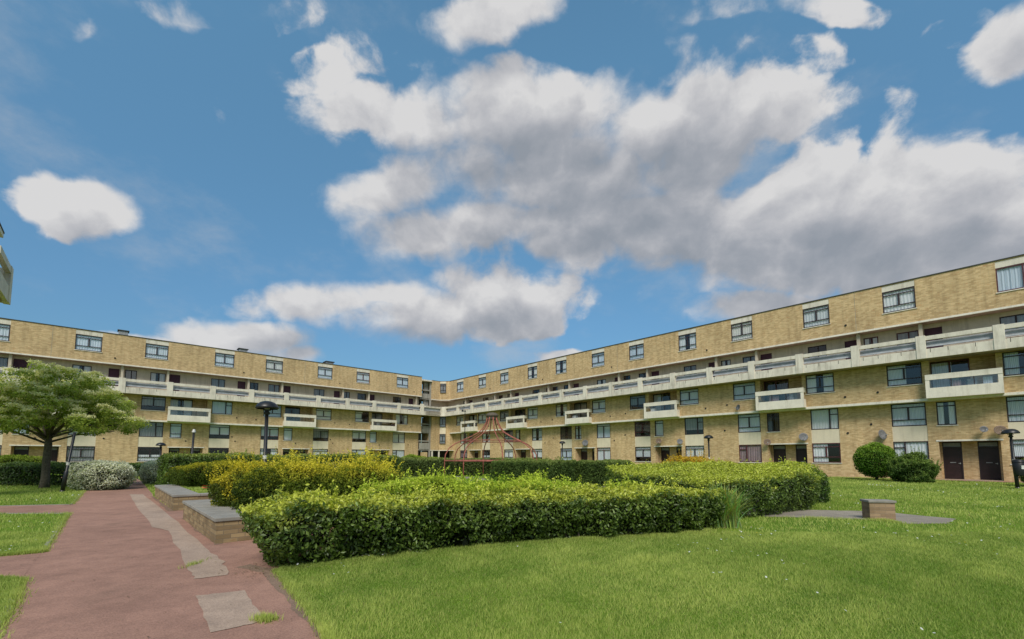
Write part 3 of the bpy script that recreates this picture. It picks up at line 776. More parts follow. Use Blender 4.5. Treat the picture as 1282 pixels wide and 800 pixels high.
for (a, b) in ((0, 56.6),):
    T2 = [loc_to_world(x, y, ANG_R)[:2] for x, y in ((a, .78), (b, .78), (b, .35), (a, .35))]
    sheet('pavement', T2, .02, 'grey_path')

def ribbon(pts, w0, w1, name, z, m, seed):
    rr_ = random.Random(seed); Lp, Rp = [], []; cur_ = [(w0+w1)/2]
    for (a, b) in zip(pts, pts[1:]):
        a = Vector(a); b = Vector(b); d = (b-a); n = Vector((-d.y, d.x)).normalized(); k = max(3, int(d.length/.05))
        for i in range(k):
            cur_[0] = min(w1, max(w0, cur_[0]+rr_.uniform(-.016, .016))); p = a+d*i/k; Lp.append(p+n*cur_[0]); Rp.append(p-n*.05)
    q = MB()
    for i in range(len(Lp)-1): q.quad((*Rp[i], z), (*Rp[i+1], z), (*Lp[i+1], z), (*Lp[i], z))
    o = q.build(name, M[m]); o['kind'] = 'structure'
M['dirt'] = tarmac('path_edge_dirt', (.24, .165, .12), False)
ribbon([(-1.2, 3.0), (-1.53, 3.86), (-2.31, 4.94), (-3.15, 6.0), (-3.75, 6.35)], .03, .15, 'path_dirt', .0065, 'dirt', 3)
ribbon([(-5.05, 7.80), (-8.05, 11.1)], .02, .16, 'path_dirt', .0066, 'dirt', 4)
ribbon([(-9.45, 12.6), (-13.8, 17.3)], .02, .2, 'path_dirt', .0066, 'dirt', 5)
# kerb strips along the lawn edges
def kerb(pts, w, h, label, m='coping'):
    s = MB()
    for (a, b) in zip(pts, pts[1:]):
        a = Vector(a); b = Vector(b); d = (b-a).normalized(); n = Vector((-d.y, d.x))*w/2
        P = [a-n, b-n, b+n, a+n]
        prism(s, [tuple(p) for p in P], -.02, h)
    o = s.build('kerb', M[m]); o['kind'] = 'structure'; return o
kerb([(-13.8, 11.98), (-11.88, 12.02), (-7.44, 7.16), (-7.84, 6.87), (-12.9, 3.4)], .05, .022, 'kerb')
kerb([(-26, 11.85), (-15.72, 13.83), (-14.04, 14.28), (-19.55, 20.45)], .05, .02, 'kerb')
kerb([(-1.22, 3.25), (-1.53, 3.86), (-2.31, 4.94), (-3.1, 6.0)], .045, .012, 'kerb')
kerb([(-6.5, 5.6), (-6.0, 5.53), (-4.93, 4.46), (-3.88, 3.3)], .045, .014, 'kerb')

# ------------------------------------------------------------------ planters
def planter(label, p0, length, width, cop, h, ext_soil, soilm):
    """p0 = near left corner; runs along -U for length, +(-V) to the right for width"""
    t = empty('raised_planter', (p0[0], p0[1], 0), math.atan2(-U.y, -U.x)); setp(t, label, 'planter')
    # local x: away along -U ; local y: to the left => right side is -y
    s = MB(); s.box(0, length, -cop+.04, 0, -.05, h-.06); s.box(0, .3, -width, -cop+.04, -.05, h-.06); s.box(length-.3, length, -width, -cop+.04, -.05, h-.06); s.box(.3, length-.3, -width, -width+.25, -.05, h-.06)
    s.build('brick_wall', M['brick_wall'], t)
    # coping slabs
    n = max(2, int(round(length/.62)))
    for i in range(n):
        a, b = -.03+(length+.06)*i/n, -.03+(length+.06)*(i+1)/n
        s = MB(); s.box(a+.004, b-.004, -cop, .03, h-.06, h+random.uniform(-.002, .003)); s.build('coping_slab', M['coping'], t, bevel=.008)
    n = max(2, int(round((width-cop)/.6)))
    for i in range(n):
        b, a = -cop-(width-cop)*i/n, -cop-(width-cop)*(i+1)/n
        for (xa, xb) in ((-.03, .33), (length-.33, length+.03)):
            s = MB(); s.box(xa, xb, a+.004, b-.004, h-.06, h+random.uniform(-.002, .003)); s.build('coping_slab', M['coping'], t, bevel=.008)
    s = MB(); s.box(.3, length-.3, -width+.25, -cop+.03, -.05, h-.05); s.build('soil', M[soilm], t)
    return t
random.seed(2)
planter('near raised brick planter with grey coping, golden shrubs growing out of it', (-5.15, 7.84), 4.3, 3.1, .62, .44, None, 'soil')
planter('far raised brick planter with grey coping and a small lawn inside', (-9.54, 12.64), 6.2, 5.2, .62, .44, None, 'lawn')
s = MB()
rr = random.Random(4)
for i in range(7):
    a = rr.uniform(0, 6.28); cx, cy = rr.uniform(-.25, .25), rr.uniform(-.25, .25)
    pts = [(cx+.22*math.cos(a+k*1.57)*rr.uniform(.7, 1.3), cy+.2*math.sin(a+k*1.57)*rr.uniform(.7, 1.2), .02+.012*i+rr.uniform(0, .05)) for k in range(4)]
    s.quad(*pts)
o = s.build('cloth', M['red_cloth'], None, (-10.3, 15.5, .42)); setp(o, 'crumpled red cloth lying on the grass inside the far planter', 'cloth')

# brick block beside the grey path
t = empty('brick_seat', (8.96, 10.98, 0), R(-14)); setp(t, 'squat brick block with a grey coping slab on the lawn beside the grey path', 'brick block')
s = MB(); s.box(-.265, .265, -.18, .19, -.05, .41); s.build('brick_wall', M['brick_plain'], t, bevel=.006)
s = MB(); s.box(-.29, .29, -.205, .215, .41, .465); s.build('coping_slab', M['coping'], t, bevel=.01)

# ------------------------------------------------------------------ foliage generator
def vnoise(p, scale, seed=0):
    """cheap smooth noise: sum of sines with pseudo random directions"""
    r = np.random.default_rng(seed+1000); out = np.zeros(len(p))
    for i in range(9):
        d = r.normal(size=3); d /= np.linalg.norm(d); f = scale*r.uniform(.6, 1.9)
        out += np.sin((p@d)*f*6.28+r.uniform(0, 6.28))/ (1+.15*i)
    return out/4.0
def leaf_mesh(name, P, Nn, size, cols, mat_, flat=.5, aspect=.5, parent=None, droop=0.0):
    n = len(P)
    rnd = rng.normal(size=(n, 3)); nn = Nn*flat+rnd*(1-flat)*.8; nn /= np.linalg.norm(nn, axis=1)[:, None]
    t = rng.normal(size=(n, 3)); t[:, 2] -= droop; t -= nn*np.sum(t*nn, axis=1)[:, None]; t /= np.linalg.norm(t, axis=1)[:, None]
    b = np.cross(nn, t)
    s = (size*rng.uniform(.6, 1.35, n))[:, None]
    v = np.empty((n, 4, 3)); fold = nn*s*.12
    v[:, 0] = P-t*s*.5; v[:, 2] = P+t*s*.5
    v[:, 1] = P+b*s*aspect*.5+fold; v[:, 3] = P-b*s*aspect*.5+fold
    me = bpy.data.meshes.new(name)
    me.vertices.add(n*4); me.vertices.foreach_set('co', v.reshape(-1).astype(np.float32))
    idx = np.arange(n*4, dtype=np.int32).reshape(n, 4)
    tri = np.stack([idx[:, 0], idx[:, 1], idx[:, 2], idx[:, 0], idx[:, 2], idx[:, 3]], axis=1).reshape(-1)
    me.loops.add(len(tri)); me.loops.foreach_set('vertex_index', tri)
    me.polygons.add(n*2); me.polygons.foreach_set('loop_start', np.arange(0, n*6, 3, dtype=np.int32))
    me.polygons.foreach_set('loop_total', np.full(n*2, 3, dtype=np.int32))
    me.update(calc_edges=True)
    ca = me.color_attributes.new('Col', 'FLOAT_COLOR', 'POINT')
    cc = np.ones((n, 4, 4), dtype=np.float32); cc[:, :, :3] = np.clip(cols, 0, 1)[:, None, :]
    cc[:, 0, :3] *= .8; cc[:, 2, :3] *= 1.1
    ca.data.foreach_set('color', cc.reshape(-1))
    me.materials.append(mat_)
    o = bpy.data.objects.new(name, me); COL.objects.link(o)
    if parent: o.parent = parent
    return o
def grad(f, p, e=.03):
    g = np.empty_like(p)
    for i in range(3):
        d = np.zeros(3); d[i] = e; g[:, i] = f(p-d)-f(p+d)
    return g/(np.linalg.norm(g, axis=1)[:, None]+1e-9)
def sample(f, lo, hi, n, f0, f1, upw=0.0):
    """points with f0<f<f1 (f is depth under the surface)"""
    lo = np.array(lo); hi = np.array(hi); out = []; got = 0
    for _ in range(60):
        p = lo+(hi-lo)*rng.random((200000, 3)); v = f(p); q = p[(v > f0) & (v < f1)]
        out.append(q); got += len(q)
        if got >= n: break
    P = np.concatenate(out)[:n]; return P
def polydist(pts):
    """signed inside distance to polygon in xy, numpy"""
    P = np.array(pts, float); A = P; B = np.roll(P, -1, axis=0)
    def f(p):
        x = p[:, 0]; y = p[:, 1]; d = np.full(len(p), 1e9); ins = np.zeros(len(p), bool)
        for a, b in zip(A, B):
            ab_ = b-a; t = np.clip(((x-a[0])*ab_[0]+(y-a[1])*ab_[1])/(ab_@ab_+1e-12), 0, 1)
            d = np.minimum(d, np.hypot(x-a[0]-t*ab_[0], y-a[1]-t*ab_[1]))
            if a[1] != b[1]:
                c = ((a[1] > y) != (b[1] > y)) & (x < (b[0]-a[0])*(y-a[1])/(b[1]-a[1])+a[0]); ins ^= c
        return np.where(ins, d, -d)
    return f
def hedge(name, label, cat, poly, top, n, leaf, palette, base=0.0, lump=.10, lscale=1.2, shell=.16, seed=0, group=None, flat=.45, round_=.12,
          mat_='leaf', undercut=0.0, shoots=0, thin=0.0, aspect=.5):
    pd = polydist(poly); pts = np.array(poly)
    topf = top if callable(top) else (lambda p: np.full(len(p), float(top)))
    def f(p):
        d = pd(p)+vnoise(p*[1, 1, .8], lscale, seed)*lump+vnoise(p, lscale*3.5, seed+5)*lump*.35
        if undercut: d = d-undercut*np.clip(1-(p[:, 2]-base)/.45, 0, 1)*(1+vnoise(p, .9, seed+9)*.5)
        tz = topf(p)-p[:, 2]+vnoise(p*[1, 1, 0], lscale*1.1, seed+2)*lump*.8+vnoise(p, lscale*4, seed+3)*lump*.3
        # rounded shoulder
        k = round_; h = np.clip(.5+.5*(tz-d)/k, 0, 1)
        return d*h+tz*(1-h)-k*h*(1-h)
    tmax = float(topf(pts.mean(0)[None].repeat(3, 0).reshape(-1, 2)[:, :2].repeat(1, 0) if False else np.c_[pts, np.zeros(len(pts))]).max())+lump*2+.1
    lo = (pts[:, 0].min()-lump*2, pts[:, 1].min()-lump*2, base); hi = (pts[:, 0].max()+lump*2, pts[:, 1].max()+lump*2, tmax)
    P = sample(f, lo, hi, n, -.02, shell)
    if thin:
        keep = ~((vnoise(P, 1.3, seed+20) > .85-thin*2+.9*np.clip(P[:, 2]-.3, 0, 1))&(rng.random(len(P)) < .92)); P = P[keep]
    NN = grad(f, P); fv = f(P)
    col = palette(P, NN, fv)
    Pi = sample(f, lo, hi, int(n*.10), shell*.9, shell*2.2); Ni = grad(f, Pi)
    ci = np.tile(np.array([.012, .018, .006]), (len(Pi), 1))  # oversized inner leaves added near-black, as painted shade inside the hedge
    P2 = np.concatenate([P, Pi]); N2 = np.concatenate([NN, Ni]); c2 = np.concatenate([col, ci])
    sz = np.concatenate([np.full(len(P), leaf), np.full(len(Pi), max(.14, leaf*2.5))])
    if shoots:
        Q = sample(f, lo, hi, shoots*40, -.02, .05); nq = grad(f, Q); Q = Q[nq[:, 2] > .6][:shoots]
        S, SN, SC = [], [], []
        for q in Q:
            h = rng.uniform(.08, .3); d = np.array([rng.normal()*.25, rng.normal()*.25, 1.0]); m = int(h/.018)
            for i in range(m):
                S.append(q+d*h*i/m+rng.normal(size=3)*.018); SN.append(rng.normal(size=3)); SC.append(1.0+.25*i/m)
        S = np.array(S); SN = np.array(SN); cc = palette(S, np.tile([0, 0, 1.], (len(S), 1)), np.zeros(len(S)))*np.array(SC)[:, None]
        P2 = np.concatenate([P2, S]); N2 = np.concatenate([N2, SN]); c2 = np.concatenate([c2, cc]); sz = np.concatenate([sz, np.full(len(S), leaf*.9)])
    o = leaf_mesh(name, P2, N2, sz, c2, M[mat_], flat, aspect)
    return setp(o, label, cat, group)
def lerp(a, b, t): return np.array(a)[None]*(1-t)[:, None]+np.array(b)[None]*t[:, None]
def sstep(a, b, x): t = np.clip((x-a)/(b-a), 0, 1); return t*t*(3-2*t)
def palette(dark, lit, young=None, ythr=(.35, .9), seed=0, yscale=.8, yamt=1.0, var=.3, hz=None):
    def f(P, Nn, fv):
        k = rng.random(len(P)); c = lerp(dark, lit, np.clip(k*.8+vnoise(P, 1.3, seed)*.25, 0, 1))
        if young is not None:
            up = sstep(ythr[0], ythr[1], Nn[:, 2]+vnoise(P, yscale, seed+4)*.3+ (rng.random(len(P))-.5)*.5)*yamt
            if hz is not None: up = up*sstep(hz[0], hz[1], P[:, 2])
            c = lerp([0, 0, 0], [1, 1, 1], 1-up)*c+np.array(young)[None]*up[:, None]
        c = c*(1-.45*sstep(.02, .16, fv))[:, None]  # inner shade put into the colour: deeper leaves are darker
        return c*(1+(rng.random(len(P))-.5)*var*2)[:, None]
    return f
DK = (.028, .055, .012); MD = (.072, .125, .022)
# front hedge, dark laurel like leaves, bright young growth on top
HA = [(-3.86, 6.42), (-3.62, 6.02), (-3.2, 5.82), (-2.45, 6.30), (-1.1, 7.10), (.54, 7.86), (1.47, 8.14), (3.24, 8.58), (4.15, 9.12), (5.0, 10.1), (4.5, 10.9), (3.4, 10.9), (1.5, 10.1), (-.5, 9.4), (-2.4, 8.7), (-3.85, 7.9)]
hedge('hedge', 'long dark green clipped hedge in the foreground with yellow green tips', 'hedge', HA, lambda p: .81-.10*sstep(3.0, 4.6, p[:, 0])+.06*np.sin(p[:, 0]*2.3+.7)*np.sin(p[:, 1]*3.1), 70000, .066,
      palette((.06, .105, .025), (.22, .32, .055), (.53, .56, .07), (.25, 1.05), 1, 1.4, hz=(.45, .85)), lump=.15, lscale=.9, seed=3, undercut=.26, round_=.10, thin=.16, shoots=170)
# stems under the front hedge
s = MB(); rr = random.Random(8)
for i in range(26):
    t_ = rr.random(); k_ = t_*8; a = HA[1+int(k_)]; b = HA[2+int(k_)] if int(k_) < 7 else HA[8]
    f_ = k_-int(k_); x = a[0]+(b[0]-a[0])*f_-.12; y = a[1]+(b[1]-a[1])*f_+.38+rr.uniform(-.08, .2)
    if x < -2.9: continue
    pts = [(x, y, -.02)]
    for z in (.15, .32, .5, .68): pts.append((pts[-1][0]+rr.uniform(-.06, .06), pts[-1][1]+rr.uniform(-.07, .05), z))
    s = MB(); s.tube(pts, [.018, .015, .012, .009, .006], 6)
    s.tube([pts[2], (pts[2][0]+rr.uniform(-.3, .3), pts[2][1]-.1, .5)], [.010, .005], 5)
    st_ = s.build('stem', M['bark']); st_.parent = bpy.data.objects['hedge']
# brighter shrubs filling the bed behind the front hedge
HB = [(-2.9, 8.0), (-1.2, 8.4), (1.4, 9.4), (3.2, 10.2), (3.4, 10.9), (2.2, 11.4), (-.6, 11.6), (-2.4, 10.6), (-3.1, 9.3)]
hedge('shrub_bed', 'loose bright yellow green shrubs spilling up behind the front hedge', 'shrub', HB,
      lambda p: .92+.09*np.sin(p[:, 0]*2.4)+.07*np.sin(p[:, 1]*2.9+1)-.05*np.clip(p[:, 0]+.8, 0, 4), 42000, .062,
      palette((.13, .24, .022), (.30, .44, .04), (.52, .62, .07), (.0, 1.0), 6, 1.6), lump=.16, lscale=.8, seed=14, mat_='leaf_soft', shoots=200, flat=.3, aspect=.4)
for i, (x, y, h) in enumerate(((-.35, 9.6, 1.22), (-.95, 10.2, 1.18), (.9, 10.4, 1.05))):
    P_ = []; 
    for k_ in range(26):
        a = rng.uniform(0, 6.28); l = rng.uniform(.12, .4); hh = rng.uniform(.25, .5)
        m_ = 26
        for j in range(m_): P_.append((x+math.cos(a)*l*j/m_, y+math.sin(a)*l*j/m_, h-.5+hh*j/m_-.0))
    P_ = np.array(P_)+rng.normal(size=(len(P_), 3))*.025
    cc = lerp((.16, .30, .03), (.42, .55, .05), rng.random(len(P_)))
    o = leaf_mesh('shrub', P_, rng.normal(size=P_.shape), np.full(len(P_), .055), cc, M['leaf_soft'], .2, .45)
    setp(o, ['bright green spray of shoots standing up behind the front hedge, before the red metal dome', 'lime coloured tuft of shoots left of the tallest spray behind the front hedge', 'low bright tuft of shoots right of the tallest spray behind the front hedge'][i], 'shrub')
# right hand hedge block
HC = [(4.9, 11.0), (5.6, 10.8), (7.2, 11.65), (8.7, 12.8), (9.5, 13.9), (9.9, 15.2), (8.8, 17.0), (5.8, 17.4), (3.3, 15.6), (3.4, 12.8), (4.3, 11.2)]
hedge('hedge', 'broad rounded hedge at the right with lime green top, beside the grey path', 'hedge', HC,
      lambda p: .95+.07*np.sin(p[:, 0]*1.9)*np.sin(p[:, 1]*1.6)+.065*np.clip((p[:, 0]*.35+p[:, 1]*.94)-12.2, 0, 4.5)/1.0, 72000, .060,
      palette((.06, .105, .025), (.22, .32, .055), (.52, .57, .07), (.15, 1.0), 21, hz=(.45, .8)), lump=.13, lscale=.7, seed=31, undercut=.22, round_=.16, shoots=110)
HC2 = [(8.6, 13.6), (10.2, 14.6), (11.5, 16.3), (11.2, 18.0), (9.4, 18.2), (8.0, 16.5)]
hedge('shrub', 'rounded glossy green shrub closing the right end of the hedge', 'shrub', HC2, 1.05, 22000, .07,
      palette(DK, (.10, .19, .03), (.24, .33, .03), (.3, 1.0), 24), lump=.14, lscale=.6, seed=35, round_=.5)
# sword leaved clump in the gap
def blades(name, label, cat, x, y, n, h, col1, col2, spread=.5, w=.016, z=0):
    s = MB(); 
    vs = []; fs = []; cs = []
    for i in range(n):
        a = rng.uniform(0, 6.28); l = rng.uniform(.25, 1)*spread; hh = h*rng.uniform(.55, 1.05); bx, by = rng.normal()*.10, rng.normal()*.10
        pts = []
        for k_ in range(6):
            t_ = k_/5; pts.append((x+bx+math.cos(a)*l*t_**1.7, y+by+math.sin(a)*l*t_**1.7, z+hh*(t_*1.25-.35*t_**3.0*(l/spread)*1.1)))
        px, py = -math.sin(a), math.cos(a); b0 = len(vs)
        for k_, p in enumerate(pts):
            ww = w*(1-k_/5.0)**.6+.001; vs += [(p[0]-px*ww, p[1]-py*ww, p[2]), (p[0]+px*ww, p[1]+py*ww, p[2])]
        c = [u*(1-.0)+(v-u)*rng.random() for u, v in zip(col1, col2)]; cs += [c]*12
        for k_ in range(5): fs.append((b0+2*k_, b0+2*k_+1, b0+2*k_+3, b0+2*k_+2))
    me = bpy.data.meshes.new(name); me.from_pydata(vs, [], fs); ca = me.color_attributes.new('Col', 'FLOAT_COLOR', 'POINT')
    ca.data.foreach_set('color', np.c_[np.array(cs), np.ones(len(cs))].astype(np.float32).reshape(-1)); me.materials.append(M['grass'])
    o = bpy.data.objects.new(name, me); COL.objects.link(o); return setp(o, label, cat)
blades('iris_clump', 'clump of long grey green sword leaves in the gap between the two hedges', 'plant', 4.62, 9.75, 420, .85, (.20, .29, .08), (.46, .54, .20), .80, .012)

# golden shrubs out of the near planter
GA = [(-6.3, 9.7), (-5.2, 9.2), (-4.5, 10.2), (-4.6, 11.4), (-5.8, 11.6), (-6.6, 10.8)]
def lumpy(c, r, z0, z1):
    return c
def bush(name, label, cat, c, r, n, leaf, pal, power=2.2, lump=.10, lscale=1.0, seed=0, shell=.16, mat_='leaf_soft', flat=.35, group=None, base=None, shoots=0, parent=None, aspect=.5):
    c = np.array(c, float); r = np.array(r, float); rm = r.min()
    def f(p):
        q = np.abs((p-c)/r); q = (q**power).sum(1)**(1/power)
        return (1-q)*rm+vnoise(p, lscale, seed)*lump+vnoise(p, lscale*3.7, seed+7)*lump*.4
    lo = c-r-lump*2; hi = c+r+lump*2
    if base is not None: lo[2] = base
    P = sample(f, lo, hi, n, -.03, shell); NN = grad(f, P); fv = np.clip(f(P), 0, 1)
    col = pal(P, NN, fv)
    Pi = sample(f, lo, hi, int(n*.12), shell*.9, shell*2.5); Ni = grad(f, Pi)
    P2 = [P, Pi]; N2 = [NN, Ni]; c2 = [col, np.tile([.012, .018, .006], (len(Pi), 1))]; sz = [np.full(len(P), leaf), np.full(len(Pi), max(.14, leaf*2.4))]  # near-black inner leaves added as painted shade inside the bush
    if shoots:
        Q = sample(f, lo, hi, shoots*30, -.03, .04); nq = grad(f, Q); Q = Q[nq[:, 2] > .25][:shoots]
        nq = grad(f, Q); S = []
        for q, g in zip(Q, nq):
            h = rng.uniform(.1, .32); d = g*.5+np.array([rng.normal()*.2, rng.normal()*.2, .8]); m = int(h/.015)
            for i in range(m): S.append(q+d*h*i/m+rng.normal(size=3)*.014)
        S = np.array(S); P2.append(S); N2.append(rng.normal(size=S.shape)); c2.append(pal(S, np.tile([0, 0, 1.], (len(S), 1)), np.zeros(len(S)))); sz.append(np.full(len(S), leaf*.85))
    o = leaf_mesh(name, np.concatenate(P2), np.concatenate(N2), np.concatenate(sz), np.concatenate(c2), M[mat_], flat, aspect)
    if parent is not None: o.parent = parent; return o
    return setp(o, label, cat, group)
GOLD = palette((.09, .15, .018), (.26, .32, .03), (.82, .70, .07), (.15, 1.05), 40, 1.3, .95, hz=(.85, 1.35))
GOLD2 = palette((.05, .085, .014), (.16, .19, .022), (.72, .60, .05), (.3, .95), 43, .7, .9)
bush('golden_shrub', 'large golden tipped shrub behind the near planter coping, leftmost', 'shrub', (-6.1, 10.5, .66), (.72, .80, .68), 20000, .045, GOLD2, 2.4, .12, 1.0, 3, base=.35, shoots=160)
bush('golden_shrub', 'bright golden yellow shrub, the middle one of three behind the near planter', 'shrub', (-4.80, 10.1, .70), (.72, .80, .72), 22000, .045, GOLD, 2.4, .12, 1.0, 5, base=.1, shoots=260)
bush('golden_shrub', 'golden shrub with a flat top, right of the others behind the front hedge', 'shrub', (-3.45, 10.4, .66), (.82, .80, .72), 22000, .045, GOLD, 2.6, .10, 1.0, 8, base=.05, shoots=260)
bush('green_shrub', 'darker green shrub with gold flecks at the left foot of the golden shrubs', 'shrub', (-5.25, 9.55, .62), (.55, .6, .62), 13000, .045, palette((.03, .06, .01), (.12, .17, .02), (.35, .36, .03), (.5, 1.1), 44), 2.3, .1, 1.2, 9, base=.35, shoots=60)
# small clipped bushes in the far planter
SM = palette((.05, .09, .014), (.14, .19, .022), (.50, .45, .035), (.45, 1.0), 50)
for i, (x, y, rx, h) in enumerate(((-12.55, 17.3, .62, .36), (-11.75, 16.9, .62, .42), (-10.9, 16.9, .60, .47))):
    bush('clipped_bush', ['smallest clipped bush at the left end of the far planter', 'yellow topped clipped bush in the far planter, between two others', 'clipped bush in the far planter touching the golden shrubs'][i], 'bush', (x, y, .44+h), (rx, .6, h), 9000, .045, SM, 2.4, .06, 1.3, 60+i, base=.42)
# tall hedge behind
HD = [(-17.9, 22.4), (-16.4, 21.2), (-12.0, 24.0), (-7.0, 28.5), (-8.0, 30.2), (-12.5, 27.0), (-17.5, 24.4)]
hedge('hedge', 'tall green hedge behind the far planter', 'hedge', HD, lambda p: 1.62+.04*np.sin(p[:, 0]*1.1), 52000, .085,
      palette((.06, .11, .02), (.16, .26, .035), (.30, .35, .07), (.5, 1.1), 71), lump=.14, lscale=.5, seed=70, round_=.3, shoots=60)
hedge('hedge', 'grey green hedge running behind the red metal dome', 'hedge', [(-5.9, 36.6), (-5.6, 35.9), (2.8, 36.4), (3.4, 37.2), (-1, 37.6)], 1.4, 20000, .11,
      palette((.08, .12, .035), (.19, .26, .065), (.27, .33, .09), (.4, 1.0), 172), lump=.12, lscale=.6, seed=177, round_=.35, mat_='leaf_soft')
HE = [(-7.5, 28.5), (-5.5, 27.6), (-2.8, 29.6), (-1.2, 31.0), (-2.5, 31.6), (-5.6, 30.2)]
hedge('hedge', 'grey green low hedge left of the red metal dome', 'hedge', [(-10.5, 34.9), (-9.6, 34.0), (-4.4, 32.0), (-4.3, 33.6), (-9.8, 36.0)], 1.45, 22000, .10,
      palette((.08, .12, .035), (.19, .26, .075), (.27, .32, .09), (.4, 1.0), 72), lump=.12, lscale=.6, seed=77, round_=.35, mat_='leaf_soft')
hedge('shrub', 'spreading bright green shrub near the stair gap, beyond the golden shrubs', 'shrub', [(-10.4, 38.4), (-8.6, 37.6), (-6.2, 38), (-6.6, 39.6), (-9.8, 40)], lambda p: 1.55+.15*np.sin(p[:, 0]*2.0), 13000, .11,
      palette((.10, .20, .03), (.26, .38, .05), (.34, .44, .05), (.3, 1.0), 73), lump=.2, lscale=.6, seed=78, round_=.5, mat_='leaf_soft')
# hedge right of / behind the dome
hedge('hedge', 'dark clipped hedge in front of the right wing, between the dome and the lawn', 'hedge', [(-1.35, 26.2), (-1.0, 25.4), (2.0, 22.6), (3.0, 22.3), (3.4, 23.0), (.6, 25.8), (-.4, 26.8)], 1.32, 36000, .085,
      palette((.06, .105, .028), (.15, .23, .05), (.24, .30, .08), (.4, 1.0), 74), lump=.09, lscale=.6, seed=79, round_=.25, mat_='leaf_soft', shoots=60)
hedge('hedge', 'right hand half of the dark clipped hedge in front of the right wing', 'hedge', [(3.3, 22.9), (3.9, 22.5), (6.4, 24.0), (6.75, 24.7), (6.0, 25.3), (3.4, 23.9)], 1.30, 24000, .085,
      palette((.06, .105, .028), (.15, .23, .05), (.24, .30, .08), (.4, 1.0), 75), lump=.09, lscale=.6, seed=83, round_=.25, mat_='leaf_soft')
bush('golden_shrub', 'isolated golden shrub in front of the porch of the right wing', 'shrub', (8.2, 20.6, .75), (1.35, .8, .8), 15000, .06, palette((.20, .20, .02), (.40, .34, .03), (.70, .46, .04), (-.3, .6), 91), 2.3, .14, .8, 92, base=0, shoots=60)
bush('golden_shrub', 'smaller golden green shrub right of the isolated golden one', 'shrub', (10.0, 20.8, .65), (.9, .7, .68), 9000, .06, palette((.12, .16, .02), (.28, .28, .03), (.52, .42, .04), (.1, .8), 93), 2.3, .12, .8, 94, base=0)
# bushes by the right wing doors
t = empty('round_bush', (23.75, 29.1, 0)); setp(t, 'ball shaped clipped green bush against the brick wall under the dark dish', 'bush')
bush('foliage', '', '', (0, 0, 1.30), (1.12, 1.05, 1.10), 15000, .085, palette((.06, .14, .018), (.15, .30, .03), (.25, .40, .045), (.0, .9), 95), 2.1, .08, .9, 96, parent=t, shell=.2)
s = MB(); s.tube([(0, 0, -.1), (.03, 0, .3), (0, 0, .9)], [.09, .07, .05], 8); s.tube([(.02, 0, .2), (.3, .1, .8)], [.05, .03], 6); s.tube([(.02, 0, .25), (-.3, 0, .8)], [.05, .03], 6); s.build('trunk', M['bark'], t)
t = empty('spreading_bush', (23.95, 26.6, 0)); setp(t, 'loose dark green spreading bush beside the doors at the right', 'bush')
bush('foliage', '', '', (0, 0, .78), (1.16, .95, .98), 15000, .095, palette((.05, .10, .025), (.14, .23, .05), (.21, .30, .07), (.1, .9), 97), 1.9, .24, .7, 98, parent=t, base=0.02, shoots=120, shell=.25)
bush('bush', 'olive green bush cut off by the right edge beyond the lamp', 'bush', (26.9, 22.2, .75), (1.1, 1.0, .95), 11000, .08, palette((.06, .10, .02), (.16, .20, .03), (.26, .28, .04), (.1, .9), 99), 2.2, .15, .8, 100, base=0)
# left side bushes
WH = palette((.13, .19, .09), (.38, .44, .28), (.88, .88, .74), (-1.1, .3), 105, 3.5, .85)
bush('variegated_bush', 'large rounded bush with white edged leaves beneath the leaning post', 'bush', (-19.2, 20.9, .62), (1.18, 1.0, .72), 16000, .075, WH, 2.5, .10, 1.0, 106, base=0, mat_='leaf')
bush('variegated_bush', 'smaller white edged bush where the path narrows, left of the tall hedge', 'bush', (-20.2, 25.4, .60), (.68, .8, .72), 9000, .08, WH, 2.5, .08, 1.0, 108, base=0, mat_='leaf')
hedge('hedge', 'dark low hedge under the tree at the left edge', 'hedge', [(-31, 24.5), (-30, 22.8), (-24.5, 23.4), (-21.8, 23.2), (-21.6, 24.6), (-26, 25.6)], 1.18, 26000, .085,
      palette((.045, .085, .024), (.12, .20, .045), (.18, .26, .06), (.4, 1.0), 110), lump=.13, lscale=.6, seed=111, round_=.35)
hedge('hedge', 'trimmed green hedge at the far end of the red path', 'hedge', [(-31.5, 34.2), (-30.5, 33.2), (-25.9, 34.6), (-24.2, 36.0), (-26, 37)], 1.05, 15000, .10,
      palette((.035, .08, .016), (.08, .16, .03), (.12, .20, .03), (.5, 1.0), 112), lump=.08, lscale=.6, seed=113, round_=.2)
bush('bush', 'pale green bush at the left edge behind the dark hedge', 'bush', (-30.2, 27.2, .8), (1.3, 1.1, .9), 9000, .09, palette((.07, .13, .02), (.18, .26, .03), (.26, .34, .04), (.1, .9), 114), 2.2, .15, .7, 115, base=0)

